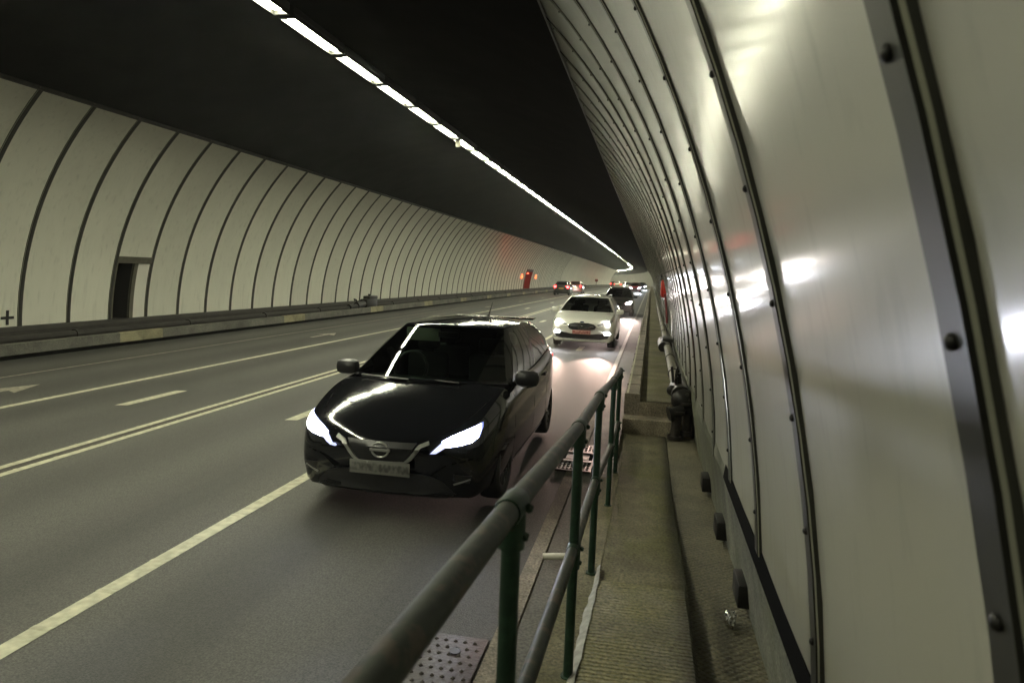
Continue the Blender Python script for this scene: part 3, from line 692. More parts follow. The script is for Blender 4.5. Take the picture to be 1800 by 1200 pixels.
for y, lab in ((YR0-1.9, 'added orange-red glow standing in for a reflection on the wall, near side of the red recess'), (YR1+2.6, 'added orange-red glow standing in for a reflection on the wall beyond the red recess')):  # glowing boxes added to stand in for red reflections on the wall
    bq = MB(); bx, bz = arcpt(-1, 1.75, .06); bq.box(bx-.10, bx+.06, y-.12, y+.12, bz-.22, bz+.22, bev=.04, fn=W)
    tag(bq.build('glow_box', plain('added_orange_glow', (.4, .05, .01), .4, emit=(1, .16, .05), es=3.5)), lab, 'glow_box')

# ================================================================== CARS (metres; nose at y=0 pointing to -y)
def interp(tb, y):
    """monotone cubic through [(y, v)..]"""
    n = len(tb)
    if y <= tb[0][0]: return tb[0][1]
    if y >= tb[-1][0]: return tb[-1][1]
    d = [(tb[i+1][1]-tb[i][1])/(tb[i+1][0]-tb[i][0]) for i in range(n-1)]
    m = [d[0]]+[0 if d[i-1]*d[i] <= 0 else 2*d[i-1]*d[i]/(d[i-1]+d[i]) for i in range(1, n-1)]+[d[-1]]
    for i in range(n-1):
        if y <= tb[i+1][0]:
            h = tb[i+1][0]-tb[i][0]; t = (y-tb[i][0])/h
            return (tb[i][1]*(1+2*t)*(1-t)**2+m[i]*h*t*(1-t)**2+tb[i+1][1]*t*t*(3-2*t)+m[i+1]*h*t*t*(t-1))
HATCH = dict(L=4.49, zb=[(0, .24), (.08, .20), (.4, .17), (3.8, .18), (4.2, .24), (4.49, .34)],
    w=[(0, .60), (.03, .66), (.10, .735), (.25, .805), (.5, .855), (.9, .885), (2.2, .895), (3.5, .885), (4.0, .85), (4.3, .78), (4.45, .68), (4.49, .60)],
    belt=[(0, .60), (.06, .66), (.2, .745), (.5, .85), (1.0, .965), (1.6, 1.0), (2.6, 1.02), (3.5, 1.08), (4.0, 1.10), (4.35, 1.02), (4.49, .92)],
    top=[(0, .62), (.04, .69), (.12, .75), (.3, .825), (.6, .92), (1.0, 1.0), (1.12, 1.02)],
    tail=[(4.15, 1.10), (4.35, 1.04), (4.49, .95)],
    cab=(1.10, 4.15), gh=dict(fb=1.00, bow=.28, ft=1.98, zt=1.485, rt=3.95, zr=1.44, rb=4.30, zrb=1.06, wt=.575, crown=.055, rbow=.12),
    wheels=(.92, 3.62), R=.325, track=.77, pillars=(.46, .80))
ESTATE = dict(L=4.87, zb=[(0, .25), (.08, .21), (.4, .18), (4.2, .19), (4.6, .26), (4.87, .36)],
    w=[(0, .62), (.03, .70), (.10, .775), (.25, .84), (.5, .89), (.9, .915), (2.2, .925), (3.8, .915), (4.4, .87), (4.7, .80), (4.83, .70), (4.87, .62)],
    belt=[(0, .62), (.06, .70), (.2, .78), (.5, .86), (1.1, .96), (1.8, .985), (3.0, 1.0), (4.2, 1.05), (4.6, 1.03), (4.87, .92)],
    top=[(0, .66), (.04, .74), (.12, .80), (.3, .855), (.6, .91), (1.1, .985), (1.25, 1.0)],
    tail=[(4.55, 1.05), (4.75, 1.02), (4.87, .94)],
    cab=(1.22, 4.55), gh=dict(fb=1.12, bow=.28, ft=2.12, zt=1.43, rt=4.35, zr=1.40, rb=4.72, zrb=1.05, wt=.60, crown=.05, rbow=.12),
    wheels=(.98, 3.83), R=.335, track=.79, pillars=(.38, .68))
SUPERMINI = dict(L=3.98, zb=[(0, .25), (.08, .21), (.4, .18), (3.4, .19), (3.8, .26), (3.98, .36)],
    w=[(0, .56), (.03, .63), (.10, .705), (.25, .77), (.5, .82), (.9, .85), (2.0, .86), (3.1, .85), (3.6, .81), (3.85, .74), (3.95, .66), (3.98, .60)],
    belt=[(0, .60), (.06, .67), (.2, .76), (.5, .86), (.9, .95), (1.5, .985), (2.4, 1.0), (3.3, 1.05), (3.7, 1.04), (3.98, .92)],
    top=[(0, .63), (.04, .70), (.12, .77), (.3, .85), (.6, .92), (.9, .975), (1.05, .99)],
    tail=[(3.7, 1.05), (3.85, 1.02), (3.98, .94)],
    cab=(1.0, 3.70), gh=dict(fb=.92, bow=.26, ft=1.72, zt=1.44, rt=3.35, zr=1.43, rb=3.86, zrb=1.04, wt=.57, crown=.05, rbow=.10),
    wheels=(.82, 3.30), R=.305, track=.74, pillars=(.50, .84))

def body_mesh(P):
    L = P['L']; c0, c1 = P['cab']
    ys = sorted(set([0, .015, .03, .05, .075, .10, .14, .19, .25, .32, .4, .5, .6, .7, .8, .9]+[1.0+.13*i for i in range(int((L-1.0)/.13))]+[c0-.012, c0, c1, c1+.012, L-.14, L-.09, L-.05, L-.025, L]))
    ys = [y for i, y in enumerate(ys) if i == 0 or y-ys[i-1] > .006]
    rings = []
    for y in ys:
        zb = interp(P['zb'], y); wd = interp(P['w'], y); be = interp(P['belt'], y)
        mid = zb+(be-zb)*.42
        pts = [(0, zb), (wd*.60, zb), (wd*.90, zb+.015), (wd*.955, zb+.06), (wd*.975, zb+.14), (wd*.995, mid-.03), (wd, mid+.05), (wd*.992, be-.20), (wd*.985, be-.13), (wd*.972, be-.085), (wd*.945, be-.03)]
        if c0-1e-6 <= y <= c1+1e-6:
            pts += [(wd*.925, be), (wd*.905, be-.02), (wd*.90, be-.30), (wd*.45, be-.30), (0, be-.30)]
        else:
            tp = interp(P['top'], y) if y < c0 else interp(P['tail'], y)
            pts += [(wd*.90, be+(tp-be)*.30), (wd*.80, be+(tp-be)*.58), (wd*.60, be+(tp-be)*1.0), (wd*.28, tp-.006), (0, tp)]
        rings.append((y, pts))
    n = len(rings[0][1]); vs = []; fs = []
    for y, pts in rings:
        for (x, z) in pts: vs.append((x, y, z))
        for (x, z) in reversed(pts[1:-1]): vs.append((-x, y, z))
    N = 2*n-2
    for i in range(len(rings)-1):
        for k in range(N): fs.append((i*N+k, i*N+(k+1) % N, (i+1)*N+(k+1) % N, (i+1)*N+k))
    fs.append(tuple(range(N))); fs.append(tuple(range((len(rings)-1)*N, len(rings)*N)))
    # bow the very front and rear faces a little
    out = []
    for (x, y, z) in vs:
        f = max(0, 1-y/.35); out.append((x, y+.10*f*(x/.6)**2*(1 if abs(x) < .62 else .9)*f+.05*f*abs(z-.55)/.3*f, z))
    return out, fs
def cut_arches(o, P):
    m = bmesh.new()
    for y in P['wheels']:
        for s in (-1, 1):
            bmesh.ops.create_cone(m, cap_ends=True, segments=40, radius1=P['R']+.055, radius2=P['R']+.055, depth=.34, matrix=Matrix.Translation((s*(P['track']+.06), y, P['R']))@Matrix.Rotation(PI/2, 4, 'Y'))
    me = bpy.data.meshes.new('cut'); m.to_mesh(me); m.free(); c = bpy.data.objects.new('cut', me); COL.objects.link(c)
    md = o.modifiers.new('b', 'BOOLEAN'); md.object = c; md.operation = 'DIFFERENCE'; md.solver = 'EXACT'
    bpy.context.view_layer.update()
    dg = bpy.context.evaluated_depsgraph_get()
    nm = bpy.data.meshes.new_from_object(o.evaluated_get(dg)); o.modifiers.clear(); o.data = nm
    bpy.data.objects.remove(c); bpy.data.meshes.remove(me)
    nm.shade_smooth(); nm.set_sharp_from_angle(angle=math.radians(32))
def patch(poly, axis, bvh, off, mat, name, parent, depth=.025, cell=.03, smooth=40, deep=None):
    """a plate that follows the body: poly in (x,z) seen from the front/rear or (y,z) from a side"""
    bm = bmesh.new()
    P3 = [Vector((a, 0, b)) for a, b in poly]
    bm.faces.new([bm.verts.new(p) for p in P3])
    for k in (0, 2):
        lo = min(p[k] for p in P3); hi = max(p[k] for p in P3)
        x = lo+cell
        while x < hi:
            co = Vector((0, 0, 0)); co[k] = x; no = Vector((0, 0, 0)); no[k] = 1
            bmesh.ops.bisect_plane(bm, geom=bm.verts[:]+bm.edges[:]+bm.faces[:], plane_co=co, plane_no=no); x += cell
    D = {'front': Vector((0, 1, 0)), 'rear': Vector((0, -1, 0)), 'right': Vector((-1, 0, 0)), 'left': Vector((1, 0, 0))}[axis]
    last = None
    for v in bm.verts:
        a, b = v.co.x, v.co.z
        o_ = Vector((a, -2, b)) if axis == 'front' else Vector((a, 8, b)) if axis == 'rear' else Vector((3, a, b)) if axis == 'right' else Vector((-3, a, b))
        h = bvh.ray_cast(o_, D)
        if h[0] is None:
            v.co = o_+D*2.2 if last is None else Vector([last[i] if abs(D[i]) > .5 else o_[i] for i in range(3)])
        else: v.co = h[0]; last = h[0]
        v.co = v.co-D*off
    r = bmesh.ops.extrude_face_region(bm, geom=bm.faces[:])
    for e in r['geom']:
        if isinstance(e, bmesh.types.BMVert): e.co = e.co+D*(depth+off)
    bm.verts.index_update()
    vs = [v.co.copy() for v in bm.verts]; fs = [[v.index for v in f.verts] for f in bm.faces]; bm.free()
    return mk(name, vs, fs, mat, parent, None, smooth, base=False)
def mirror(poly): return [(-a, b) for a, b in poly]
def strip_poly(pts, w_):
    """ribbon of width w_ around a polyline in 2-D"""
    L_ = []; R_ = []
    for i, p in enumerate(pts):
        a = Vector(pts[max(i-1, 0)]); b = Vector(pts[min(i+1, len(pts)-1)]); d = (b-a).normalized(); nn = Vector((-d.y, d.x))
        L_.append((p[0]+nn.x*w_/2, p[1]+nn.y*w_/2)); R_.append((p[0]-nn.x*w_/2, p[1]-nn.y*w_/2))
    return L_+R_[::-1]
def greenhouse(P, root, paint, glass):
    g = P['gh']; c0, c1 = P['cab']
    def B(t, seg):   # base loop (right half); seg front/side/rear
        wside = lambda y: interp(P['w'], y)*.915
        yc = g['fb']+g['bow']; yr = g['rb']-g['rbow']
        if seg == 'f': x = t*wside(yc); return Vector((x, g['fb']+g['bow']*t*t, interp(P['top'], min(g['fb']+.05, c0-.02))+.005+(interp(P['belt'], yc)-interp(P['top'], g['fb'])-.0)*t**3))
        if seg == 's': y = yc+(yr-yc)*t; return Vector((wside(y), y, interp(P['belt'], y)-.006))
        x = (1-t)*wside(yr); return Vector((x, yr+g['rbow']*(1-(1-t)**2), interp(P['belt'], yr)-.006+(g['zrb']-interp(P['belt'], yr))*t))
    def T(t, seg):
        yc = g['ft']+g['bow']*.55; yr = g['rt']-g['rbow']*.6
        if seg == 'f': return Vector((t*g['wt'], g['ft']+g['bow']*.55*t*t, g['zt']-.02*t**2))
        if seg == 's':
            y = yc+(yr-yc)*t; z = g['zt']-.02+(g['zr']-g['zt'])*t+.035*math.sin(PI*t); return Vector((g['wt']+.035*math.sin(PI*t)-.03*t, y, z))
        return Vector(((1-t)*(g['wt']-.03), yr+g['rbow']*.6*(1-(1-t)**2), g['zr']-.02+.015*t))
    p1, p2 = P['pillars']
    cols = [('f', t) for t in (0, .15, .3, .45, .6, .75, .88, .955)]+[('s', t) for t in (0, .03)]
    side_t = [.03+(p1-.015-.03)*i/6 for i in range(1, 7)]+[p1+.015]+[p1+.015+(p2-.012-p1-.015)*i/5 for i in range(1, 6)]+[p2+.012]+[p2+.012+(.95-p2-.012)*i/4 for i in range(1, 5)]
    cols += [('s', t) for t in side_t]+[('r', t) for t in (0.0, .08, .16, .3, .5, .75, 1.0)]
    vl = [0, .035, .10, .25, .45, .65, .82, .91, .965, 1.0]
    def P3(col, v):
        s, t = col; b = B(t, s); tt = T(t, s)
        p = b.lerp(tt, v)
        n = Vector((1, 0, .3)) if s == 's' else Vector((0, -1, .6)) if s == 'f' else Vector((0, 1, .4))
        return p+n.normalized()*(.03*4*v*(1-v))*(1 if s != 'f' else .8)
    grid = [[P3(c, v) for v in vl] for c in cols]
    # ease the pillar edge: pull the corner column in towards its neighbours
    for i in range(1, len(cols)-1):
        if cols[i] in (('s', 0), ('r', 0.0)):
            for j in range(len(vl)): grid[i][j] = grid[i][j].lerp((grid[i-1][j]+grid[i+1][j])/2, .45)
    nc, nv = len(cols), len(vl)
    def cls(i, j):
        (s0, t0), (s1, t1) = cols[i], cols[i+1]; v0, v1 = vl[j], vl[j+1]
        if s0 == 'f' and s1 == 'f': return 'windscreen' if v0 >= .03 and v1 <= .97 else 'p'
        if s0 == 's' and s1 == 's':
            if t0 >= .029 and v0 >= .03 and v1 <= .92:
                if t1 <= p1-.014 : return 'side1'
                if t0 >= p1+.014 and t1 <= p2-.011: return 'side2'
                if t0 >= p2+.011 and t1 < .951: return 'side3' if v0 >= .09 else 'p'
                return 'b' if t1 <= p1+.016 and t0 >= p1-.016 else 'p'
            return 'p'
        if s0 == 'r' and s1 == 'r' and t0 >= .15: return 'rear_window' if v0 >= .24 and v1 <= .92 else 'p'
        return 'p'
    groups = {}
    for s in (1, -1):
        for i in range(nc-1):
            for j in range(nv-1):
                c = cls(i, j); q = [grid[i][j], grid[i+1][j], grid[i+1][j+1], grid[i][j+1]]
                q = [Vector((p.x*s, p.y, p.z)) for p in q]
                if s < 0: q = q[::-1]
                key = c if c in ('p', 'windscreen', 'rear_window') else (c, s)
                groups.setdefault(key, []).append(q)
    # roof
    top = [grid[i][-1] for i in range(nc)]
    loop = top+[Vector((-p.x, p.y, p.z)) for p in reversed(top[1:-1])]
    yc = (g['ft']+g['rt'])/2; zr = g['zt']
    fr = [1, .96, .88, .7, .45, .2]
    rings = []
    for f in fr:
        rings.append([Vector((p.x*f, yc+(p.y-yc)*f, p.z+(zr+.0-p.z)*(1-f)*.6+g['crown']*(1-f*f))) for p in loop])
    roof = groups.setdefault('p', [])
    n = len(loop)
    for a, b in zip(rings, rings[1:]):
        for k in range(n): roof.append([a[k], a[(k+1) % n], b[(k+1) % n], b[k]])
    cpt = sum(rings[-1], Vector())/n+Vector((0, 0, .004))
    for k in range(n): roof.append([rings[-1][k], rings[-1][(k+1) % n], cpt])
    def emit(qs, name, mat, off=0):
        bm = bmesh.new()
        for q in qs:
            try: bm.faces.new([bm.verts.new(p) for p in q])
            except ValueError: pass
        bmesh.ops.remove_doubles(bm, verts=bm.verts[:], dist=.0008)
        bm.verts.index_update()
        vs = [v.co.copy() for v in bm.verts]; fs = [[v.index for v in f.verts] for f in bm.faces]; bm.free()
        return mk(name, vs, fs, mat, root, None, 40, base=False)
    emit(groups.pop('p'), 'roof', paint)
    for k, q in groups.items():
        if k[0] == 'b': emit(q, 'door_pillar', M['blacktrim'])
        elif k in ('windscreen', 'rear_window'): emit(q, k, glass if k == 'windscreen' else M['glass' if glass == M['glass'] else 'tint'])
        else: emit(q, 'side_window', M['glass' if glass == M['glass'] else 'tint'])
    return T
WHEEL = {}
def wheel(P, root, y, s):
    R_ = P['R']; key = R_
    if key not in WHEEL:
        def lathe(prof, n=36):
            vs = []; fs = []; m = len(prof)
            for i in range(n):
                a = 2*PI*i/n
                for (x, r) in prof: vs.append((x, r*math.cos(a), r*math.sin(a)))
            for i in range(n):
                for k in range(m-1): fs.append((i*m+k, i*m+k+1, ((i+1) % n)*m+k+1, ((i+1) % n)*m+k))
            return vs, fs
        r0 = R_*.66
        v, f = lathe([(-.09, r0), (-.10, r0+.02), (-.10, R_-.03), (-.085, R_-.006), (-.05, R_), (.05, R_), (.085, R_-.006), (.10, R_-.03), (.10, r0+.02), (.088, r0)])
        o = mk('tyre', v, f, M['rubber'], None, None, 40, base=False); t = o.data; bpy.data.objects.remove(o)
        mb = MB(); v, f = lathe([(.088, r0+.004), (.085, r0-.015), (.03, r0-.03), (.02, .05)]); mb.add(v, f, 1)
        v, f = lathe([(.07, .06), (.082, .045), (.085, .001)]); mb.add(v, f)
        for k in range(5):
            a = 2*PI*k/5; ca, sa = math.cos(a), math.sin(a)
            for d in (-.022, .022):
                pts = [(.075, .04, d*.8), (.082, r0-.012, d*2.2)]
                q = []
                for (x, r, t_) in pts:
                    for e in (-.014, .014):
                        yy = r*ca-(t_+e)*sa; zz = r*sa+(t_+e)*ca; q += [(x, yy, zz), (x-.03, yy, zz)]
                mb.add(q, [(0, 2, 6, 4), (1, 5, 7, 3), (0, 4, 5, 1), (2, 3, 7, 6)])
        o = mb.build('rim', [M['rim'], M['blacktrim']], None, base=False); rm = o.data; bpy.data.objects.remove(o)
        WHEEL[key] = (t, rm)
    t, rm = WHEEL[key]
    o = bpy.data.objects.new('wheel', t); COL.objects.link(o); o.parent = root
    o.location = (s*P['track'], y, R_); o.rotation_euler = (random.uniform(0, 6), 0, 0 if s > 0 else PI)
    r = bpy.data.objects.new('rim', rm); COL.objects.link(r); r.parent = o
def car(name, label, P, paint, X, Y, away=False, cat='car', group=None, lamps=(6, (1, 1, 1)), spot=0, tails=0, plate='plate_white', yaw=0, detail=False, kind='hatch', fog=False, rails=False, glass='tint', tyaw=None, spot_col=None):
    L = P['L']
    p, rz = WT(Y); loc = W(X, Y, .012)
    root = empty(name, loc, rz+(PI if away else 0)+yaw)
    if away: root.location = W(X, Y, .012)+Vector((0, L, 0))
    tag(root, label, cat, group)
    v, f = body_mesh(P)
    body = mk('body', v, f, paint, root, None, 32, base=False)
    bvh = BVHTree.FromPolygons([Vector(q) for q in v], f)
    cut_arches(body, P)
    greenhouse(P, root, paint, M[glass])
    for y in P['wheels']:
        for s in (-1, 1): wheel(P, root, y, s)
    mb = MB(); wi = P['track']-.16
    mb.box(-wi, wi, .5, L-.5, .19, .42); mb.build('underbody', M['dark'], root, 0, base=False)
    for y in P['wheels']:
        mb = MB(); mb.box(-P['track']+.05, P['track']-.05, y-.36, y+.36, .30, .66); mb.build('wheel_housing', M['dark'], root, 0, base=False)
    # cabin
    c0, c1 = P['cab']; be = interp(P['belt'], 2.0)
    mb = MB(); mb.box(-.78, .78, c0+.02, c1-.05, be-.295, be-.285); mb.box(-.76, .76, c0+.03, c0+.48, be-.3, be-.03, bev=.05); mb.build('dashboard', M['interior'], root, base=False)
    for (sx, sy) in ((-.36, c0+1.15), (.36, c0+1.15), (-.36, c0+2.05), (.36, c0+2.05)):
        mb = MB(); mb.box(sx-.24, sx+.24, sy, sy+.15, be-.32, be+.14, bev=.06); mb.box(sx-.13, sx+.13, sy+.02, sy+.11, be+.16, be+.32, bev=.04); mb.box(sx-.06, sx+.06, sy+.04, sy+.08, be+.12, be+.18)
        mb.build('seat', M['seat'], root, base=False)
    mb = MB()
    for k in range(18):
        a0, a1 = 2*PI*k/18, 2*PI*(k+1)/18; cx_, cy_, cz_ = -.36, c0+.62, be+.02
        mb.tube([(cx_+.18*math.cos(a0), cy_+.06*math.sin(a0), cz_+.17*math.sin(a0)), (cx_+.18*math.cos(a1), cy_+.06*math.sin(a1), cz_+.17*math.sin(a1))], .015, 6)
    mb.build('steering_wheel', M['blacktrim'], root, base=False)
    g = P['gh']
    # mirrors
    ym = g['fb']+g['bow']+.18; zm = interp(P['belt'], ym)+.045
    for s in (-1, 1):
        xm = interp(P['w'], ym)
        mb = MB(); mb.box(s*(xm+.055)-.12, s*(xm+.055)+.12, ym-.085, ym+.06, zm-.078, zm+.078, bev=.058); mb.box(min(s*(xm-.07), s*(xm+.04)), max(s*(xm-.07), s*(xm+.04)), ym-.02, ym+.03, zm-.07, zm-.03, bev=.01)
        o = mb.build('wing_mirror', M['blacktrim'] if kind != 'estate' else paint, root, base=False)
        mb = MB(); mb.ball((s*(xm+.055), ym+.058, zm), 1, 2, 0, (.09, .012, .058)); mb.build('mirror_glass', M['chrome'], o, base=False)
    lm = plain('headlight_lens', (.8, .8, .85), .2, emit=lamps[1], es=lamps[0]) if lamps[0] else plain('headlight_off', (.55, .55, .58), .1)
    yb = interp(P['w'], .3)
    if kind == 'leaf':
        hl = [(.505, .69), (.58, .73), (.68, .772), (.762, .805), (.772, .772), (.765, .715), (.725, .682), (.64, .660), (.56, .648), (.525, .655)]
        lo = [(.41, .585), (.46, .59), (.535, .642), (.50, .68)]
        gr = [(-.30, .665), (.30, .665), (.20, .50), (-.20, .50)]
        patch(gr, 'front', bvh, .004, M['blacktrim'], 'grille', root)
        for s in (1, -1):
            h = patch(hl if s > 0 else mirror(hl), 'front', bvh, .012, lm, 'headlight', root)
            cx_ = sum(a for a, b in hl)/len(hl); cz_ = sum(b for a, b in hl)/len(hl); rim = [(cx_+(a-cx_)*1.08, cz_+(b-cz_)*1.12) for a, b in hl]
            patch(rim if s > 0 else mirror(rim), 'front', bvh, .007, plain('bloom_rim', (.3, .32, .5), .2, emit=(.30, .36, 1), es=.9), 'bloom_rim', h)  # added glowing rim imitates the blue glow around the headlight
            patch(lo if s > 0 else mirror(lo), 'front', bvh, .010, plain('running_light', (.5, .5, .6), .2, emit=(.6, .65, 1), es=1.2), 'light_strip', h)
        vs_ = strip_poly([(-.40, .675), (-.33, .645), (-.24, .525), (-.19, .485), (.19, .485), (.24, .525), (.33, .645), (.40, .675)], .030)
        patch(vs_, 'front', bvh, .016, M['chrome_dim'], 'chrome_strip', root)
        for s in (1, -1):
            q = strip_poly([(.44, .715), (.56, .772), (.66, .84), (.715, .905), (.75, .965)], .007)
            patch(q if s > 0 else mirror(q), 'front', bvh, .0015, M['dark'], 'bonnet_seam', root, cell=.05)
        # badge: ring with a bar
        bd = MB(); yy = (bvh.ray_cast(Vector((0, -2, .595)), Vector((0, 1, 0)))[0] or Vector((0, 0, 0))).y-.014
        for k in range(24):
            a0, a1 = 2*PI*k/24, 2*PI*(k+1)/24
            bd.tube([(.072*math.cos(a0), yy, .595+.060*math.sin(a0)), (.072*math.cos(a1), yy, .595+.060*math.sin(a1))], .009, 6)
        bd.box(-.088, .088, yy-.010, yy+.006, .583, .607, bev=.004)
        bd.build('badge', M['chrome_dim'], root, base=False)
        patch([(-.62, .24), (.62, .24), (.50, .36), (.34, .40), (-.34, .40), (-.50, .36)], 'front', bvh, .003, M['blacktrim'], 'lower_grille', root)
        for s in (1, -1):
            q = [(.60, .42), (.74, .40), (.72, .34), (.62, .36)]
            patch(q if s > 0 else mirror(q), 'front', bvh, .005, M['blacktrim'], 'fog_lamp', root)
        patch([(-.52, .195), (.52, .195), (.60, .235), (-.60, .235)], 'front', bvh, .014, M['blacktrim'], 'bumper_lip', root)
        for s in (1, -1):
            q = strip_poly([(.42, .40), (.55, .50), (.74, .545)], .012)
            patch(q if s > 0 else mirror(q), 'front', bvh, .0015, M['dark'], 'bumper_seam', root, cell=.06)
            q = strip_poly([(.60, .33), (.73, .375)], .014)
            patch(q if s > 0 else mirror(q), 'front', bvh, .008, M['chrome_dim'], 'fog_trim', root, cell=.06)
        zp, wp, hp = .445, .26, .056
    elif kind == 'estate':
        hl = [(.42, .70), (.52, .745), (.70, .80), (.83, .835), (.845, .80), (.80, .74), (.62, .70), (.46, .675)]
        gr = [(-.40, .655), (-.33, .71), (-.20, .735), (.20, .735), (.33, .71), (.40, .655), (.36, .58), (.25, .535), (-.25, .535), (-.36, .58)]
        gq = patch(gr, 'front', bvh, .006, M['blacktrim'], 'grille', root)
        mb = MB()
        for zz in (.57, .61, .65, .69):
            hw = .33 if .56 < zz < .7 else .28
            pts = []
            for i in range(9):
                x = -hw+2*hw*i/8; h = bvh.ray_cast(Vector((x, -2, zz)), Vector((0, 1, 0)))[0]; pts.append((x, (h.y if h else 0)-.012, zz))
            mb.tube(pts, .007, 6)
        mb.build('grille_bars', M['chrome'], gq, base=False)
        patch(strip_poly(gr+[gr[0]], .016), 'front', bvh, .012, M['chrome'], 'grille_surround', gq)
        for s in (1, -1):
            h = patch(hl if s > 0 else mirror(hl), 'front', bvh, .008, plain('clear_lens', (.5, .5, .5), .12, .6), 'headlight', root)
            c_ = bvh.ray_cast(Vector((s*.69, -2, .755)), Vector((0, 1, 0)))[0]; bl = MB(); bl.ball((c_.x, c_.y-.004, c_.z), .062, 3, 0, (1.15, .5, 1)); bl.build('bulb', lm, h, base=False)
            q = [(.62, .48), (.76, .50), (.80, .44), (.64, .43)]
            patch(q if s > 0 else mirror(q), 'front', bvh, .012, plain('fog_lens', (.8, .8, .8), .2, emit=(.9, .92, 1), es=lamps[0]*.7 if fog else 0), 'fog_lamp', root)
        patch([(-.80, .42), (-.62, .475), (-.30, .43), (.30, .43), (.62, .475), (.80, .42), (.70, .30), (-.70, .30)], 'front', bvh, .004, M['blacktrim'], 'lower_grille', root)
        patch(strip_poly([(-.82, .335), (-.5, .285), (.5, .285), (.82, .335)], .022), 'front', bvh, .01, M['chrome'], 'chrome_strip', root)
        bd = MB(); h = bvh.ray_cast(Vector((0, -2, .765)), Vector((0, 1, 0)))[0]; bd.ball((0, (h.y if h else 0)-.004, .765), 1, 2, 0, (.065, .012, .027)); bd.build('badge', plain('badge_blue', (.02, .03, .10), .2), root, base=False)
        zp, wp, hp = .485, .26, .056
    else:
        hl = [(.44, .66), (.52, .74), (.70, .80), (.78, .80), (.76, .70), (.62, .65)]
        k = interp(P['w'], .5)/.86
        hl = [(a*k, b) for a, b in hl]
        for s in (1, -1): patch(hl if s > 0 else mirror(hl), 'front', bvh, .012, lm, 'headlight', root, cell=.06)
        patch([(-.34, .66), (.34, .66), (.30, .58), (-.30, .58)], 'front', bvh, .005, M['blacktrim'], 'grille', root, cell=.06)
        patch([(-.55, .27), (.55, .27), (.48, .40), (-.48, .40)], 'front', bvh, .005, M['blacktrim'], 'lower_grille', root, cell=.06)
        zp, wp, hp = .49, .26, .056
    h = bvh.ray_cast(Vector((0, -2, zp)), Vector((0, 1, 0)))[0]; yp = (h.y if h else 0)
    mb = MB(); mb.box(-wp, wp, yp-.03, yp-.018, zp-hp, zp+hp, bev=.004); mb.box(-wp+.05, wp-.05, yp-.02, yp+.04, zp-.03, zp+.03)
    mb.build('number_plate', M[plate], root, base=False)
    # rear
    tl = [(.50, .98), (.72, 1.0), (.80, .96), (.78, .80), (.66, .78), (.56, .86)]
    kk = interp(P['w'], L-.25)/.80
    tm = plain('tail_light', (.5, .01, .01), .25, emit=(1, .03, .03), es=tails) if tails else plain('tail_light_off', (.45, .012, .012), .2)
    for s in (1, -1):
        t_ = [(a*kk, b) for a, b in tl]
        patch(t_ if s > 0 else mirror(t_), 'rear', bvh, .012, tm, 'tail_light', root, cell=.05)
    h = bvh.ray_cast(Vector((0, 8, .74)), Vector((0, -1, 0)))[0]; yr_ = (h.y if h else L)
    mb = MB(); mb.box(-.26, .26, yr_+.005, yr_+.02, .68, .79, bev=.004); mb.box(-.2, .2, yr_-.05, yr_+.008, .70, .77); mb.build('rear_plate', M['plate_yellow'], root, base=False)
    if kind == 'leaf':
        for s, ax in ((1, 'right'), (-1, 'left')):
            patch([(4.10, 1.0), (4.30, .98), (4.42, .90), (4.44, .80), (4.36, .82), (4.26, .92)], ax, bvh, .014, tm, 'tail_light', root, cell=.05)
    if detail:
        for s, ax in ((1, 'right'), (-1, 'left')):
            q = []
            for yy in (1.22, 2.28, 3.22):
                patch([(yy, .30), (yy+.007, .30), (yy+.02, .62), (yy+.03, .97), (yy+.023, .97), (yy+.013, .62)], ax, bvh, .0015, M['dark'], 'door_seam', root, cell=.2)
            patch([(1.3, .275), (3.1, .275), (3.1, .283), (1.3, .283)], ax, bvh, .0015, M['dark'], 'door_seam', root, cell=.2)
            for yy in (2.08, 3.02):
                mb = MB(); h = bvh.ray_cast(Vector((3*s, yy, .875)), Vector((-s, 0, 0)))[0]
                mb.box(min(h.x-s*.01, h.x+s*.03), max(h.x-s*.01, h.x+s*.03), yy-.10, yy+.10, .86, .888, bev=.008); mb.build('door_handle', paint, root, base=False)
            # side skirt
            patch([(1.3, .20), (3.15, .20), (3.12, .245), (1.33, .245)], ax, bvh, .006, M['blacktrim'], 'sill', root, cell=.3)
        for s in (-1, 1):
            mb = MB(); x0 = .25*s+.12
            mb.tube([(x0, g['fb']+.02, 1.022), (x0-.5, g['fb']+.07, 1.03)], .009, 6); mb.build('wiper', M['blacktrim'], root, base=False)
        mb = MB(); mb.tube([(0, g['rt']-.25, g['zr']+.06), (0, g['rt']-.05, g['zr']+.22)], .008, 6, radii=[.010, .004]); mb.ball((0, g['rt']-.26, g['zr']+.055), .03, 2, 0, (.7, 1.4, .6)); mb.build('aerial', M['blacktrim'], root, base=False)
        mb = MB(); mb.box(-.52, -.14, g['ft']+.03, g['ft']+.05, g['zt']-.19, g['zt']-.05, bev=.008); mb.build('sun_visor', M['visor'], root, base=False)
        mb = MB(); mb.box(-.11, .11, g['ft']-.13, g['ft']-.10, g['zt']-.13, g['zt']-.07, bev=.01); mb.build('rear_view_mirror', M['blacktrim'], root, base=False)
        mb = MB(); mb.box(-.56, .56, g['rt']-.02, g['rt']+.20, g['zr']+.005, g['zr']+.028, bev=.01); mb.build('spoiler', paint, root, base=False)
    if rails:
        for s in (-1, 1):
            mb = MB(); mb.tube([(s*.565, g['ft']+.28, g['zt']+.01), (s*.575, g['ft']+.40, g['zt']+.065), (s*.575, g['rt']-.35, g['zr']+.065), (s*.555, g['rt']-.2, g['zr']+.01)], .016, 8); mb.build('roof_rail', M['rim'], root, base=False)
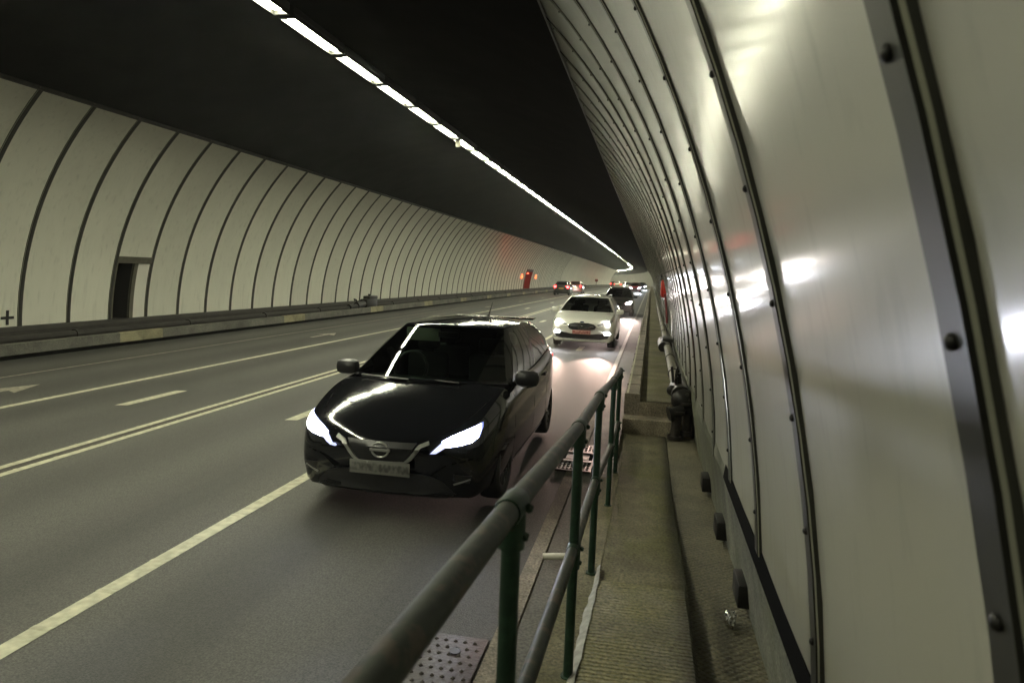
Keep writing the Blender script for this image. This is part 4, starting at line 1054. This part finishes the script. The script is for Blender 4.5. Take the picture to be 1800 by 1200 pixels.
    if spot:
        for s in (-1, 1):
            ld = bpy.data.lights.new('headlight_beam', 'SPOT'); ld.energy = spot; ld.color = spot_col or lamps[1]; ld.spot_size = math.radians(27); ld.spot_blend = .75; ld.shadow_soft_size = .06
            lo_ = bpy.data.objects.new('headlight_beam', ld); COL.objects.link(lo_); lo_.parent = root
            lo_.location = (s*.62, -.08, .70); lo_.rotation_euler = (math.radians(90-10.5), 0, PI-math.radians(2))
    return root
M['chrome_dim'] = plain('satin_chrome', (.34, .34, .32), .3, .4)
def paint(name, col, rough=.28, metal=.0, coat=1): return plain(name, col, rough, metal, coat=coat)
HB = 130
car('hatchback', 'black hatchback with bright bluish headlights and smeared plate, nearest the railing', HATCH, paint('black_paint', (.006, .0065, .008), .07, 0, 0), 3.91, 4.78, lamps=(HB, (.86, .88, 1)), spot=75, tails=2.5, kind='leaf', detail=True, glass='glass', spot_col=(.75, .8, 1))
car('estate_car', 'white estate car with headlights and fog lights lit, behind the black hatchback', ESTATE, paint('white_paint', (.88, .87, .80), .3), 4.13, 17.9, lamps=(300, (1, .92, .85)), spot=1000, tails=0, kind='estate', plate='plate_redlit', fog=True, rails=True, spot_col=(1, .68, .56))
car('hatchback', 'dark hatchback with one bright headlight showing beyond the white estate car', SUPERMINI, paint('charcoal_paint', (.025, .024, .022), .3), 4.25, 34.5, lamps=(280, (1, .88, .82)), spot=2000, kind='plain', spot_col=(1, .76, .68))
car('hatchback', 'dark hatchback driving away with red tail lights, beside the brownish red car', SUPERMINI, paint('dark_grey_paint', (.03, .028, .027), .3), -2.75, 66.5, away=True, lamps=(40, (1, .95, .88)), spot=3000, tails=30)
car('hatchback', 'brownish red car driving away with a lit yellow number plate', SUPERMINI, paint('russet_paint', (.16, .05, .03), .35), -2.55, 77, away=True, lamps=(40, (1, .95, .88)), spot=3000, tails=6)
car('saloon', 'far dark car by the left wall with glowing red tail lights', HATCH, paint('far_maroon', (.08, .02, .02), .35), -3.2, 168, away=True, lamps=(40, (1, .95, .88)), spot=3000, tails=20)
car('hatchback', 'far pale cream car in the left lanes ahead of the maroon one', HATCH, paint('far_cream', (.55, .50, .40), .35), -1.4, 150, away=True, lamps=(40, (1, .95, .88)), spot=3000, tails=3)
car('estate_car', 'far cream estate car near the centre lines, tallest of the distant cars', ESTATE, paint('far_ivory', (.62, .58, .50), .35), .1, 152, away=True, lamps=(40, (1, .95, .88)), spot=3000, tails=2, kind='estate')
car('hatchback', 'far light grey car beside the double centre line, coming nearer', SUPERMINI, paint('far_silver', (.45, .47, .46), .3), 1.75, 122, lamps=(8, (1, .96, .9)), kind='plain')
car('hatchback', 'far dark red car with dazzling white headlights in the kerb lane', HATCH, paint('far_red', (.20, .02, .03), .35), 3.6, 98, lamps=(130, (.9, .93, 1)), spot=3000, kind='plain', spot_col=(.85, .9, 1))
car('hatchback', 'farthest car in the kerb lane, a blue glow of headlights by the right wall', HATCH, paint('far_blue', (.03, .04, .10), .35), 4.1, 135, lamps=(160, (.8, .88, 1)), spot=3000, kind='plain', spot_col=(.8, .88, 1))
# ================================================================== TUNNEL AIR
hz = MB()
hz.box(-300*K, 12*K, -12*K, 420*K, -6*K, 8*K)
o = hz.build('haze', bpy.data.materials.new('tunnel_air'), smooth=0)
m = o.data.materials[0]; m.use_nodes = True; nt = m.node_tree
nt.nodes.remove(nt.nodes['Principled BSDF'])
vn = nt.nodes.new('ShaderNodeVolumePrincipled'); vn.inputs['Density'].default_value = .0006; vn.inputs['Color'].default_value = (.9, .9, .88, 1); vn.inputs['Anisotropy'].default_value = .55
nt.links.new(vn.outputs[0], nt.nodes['Material Output'].inputs['Volume'])
o['kind'] = 'stuff'
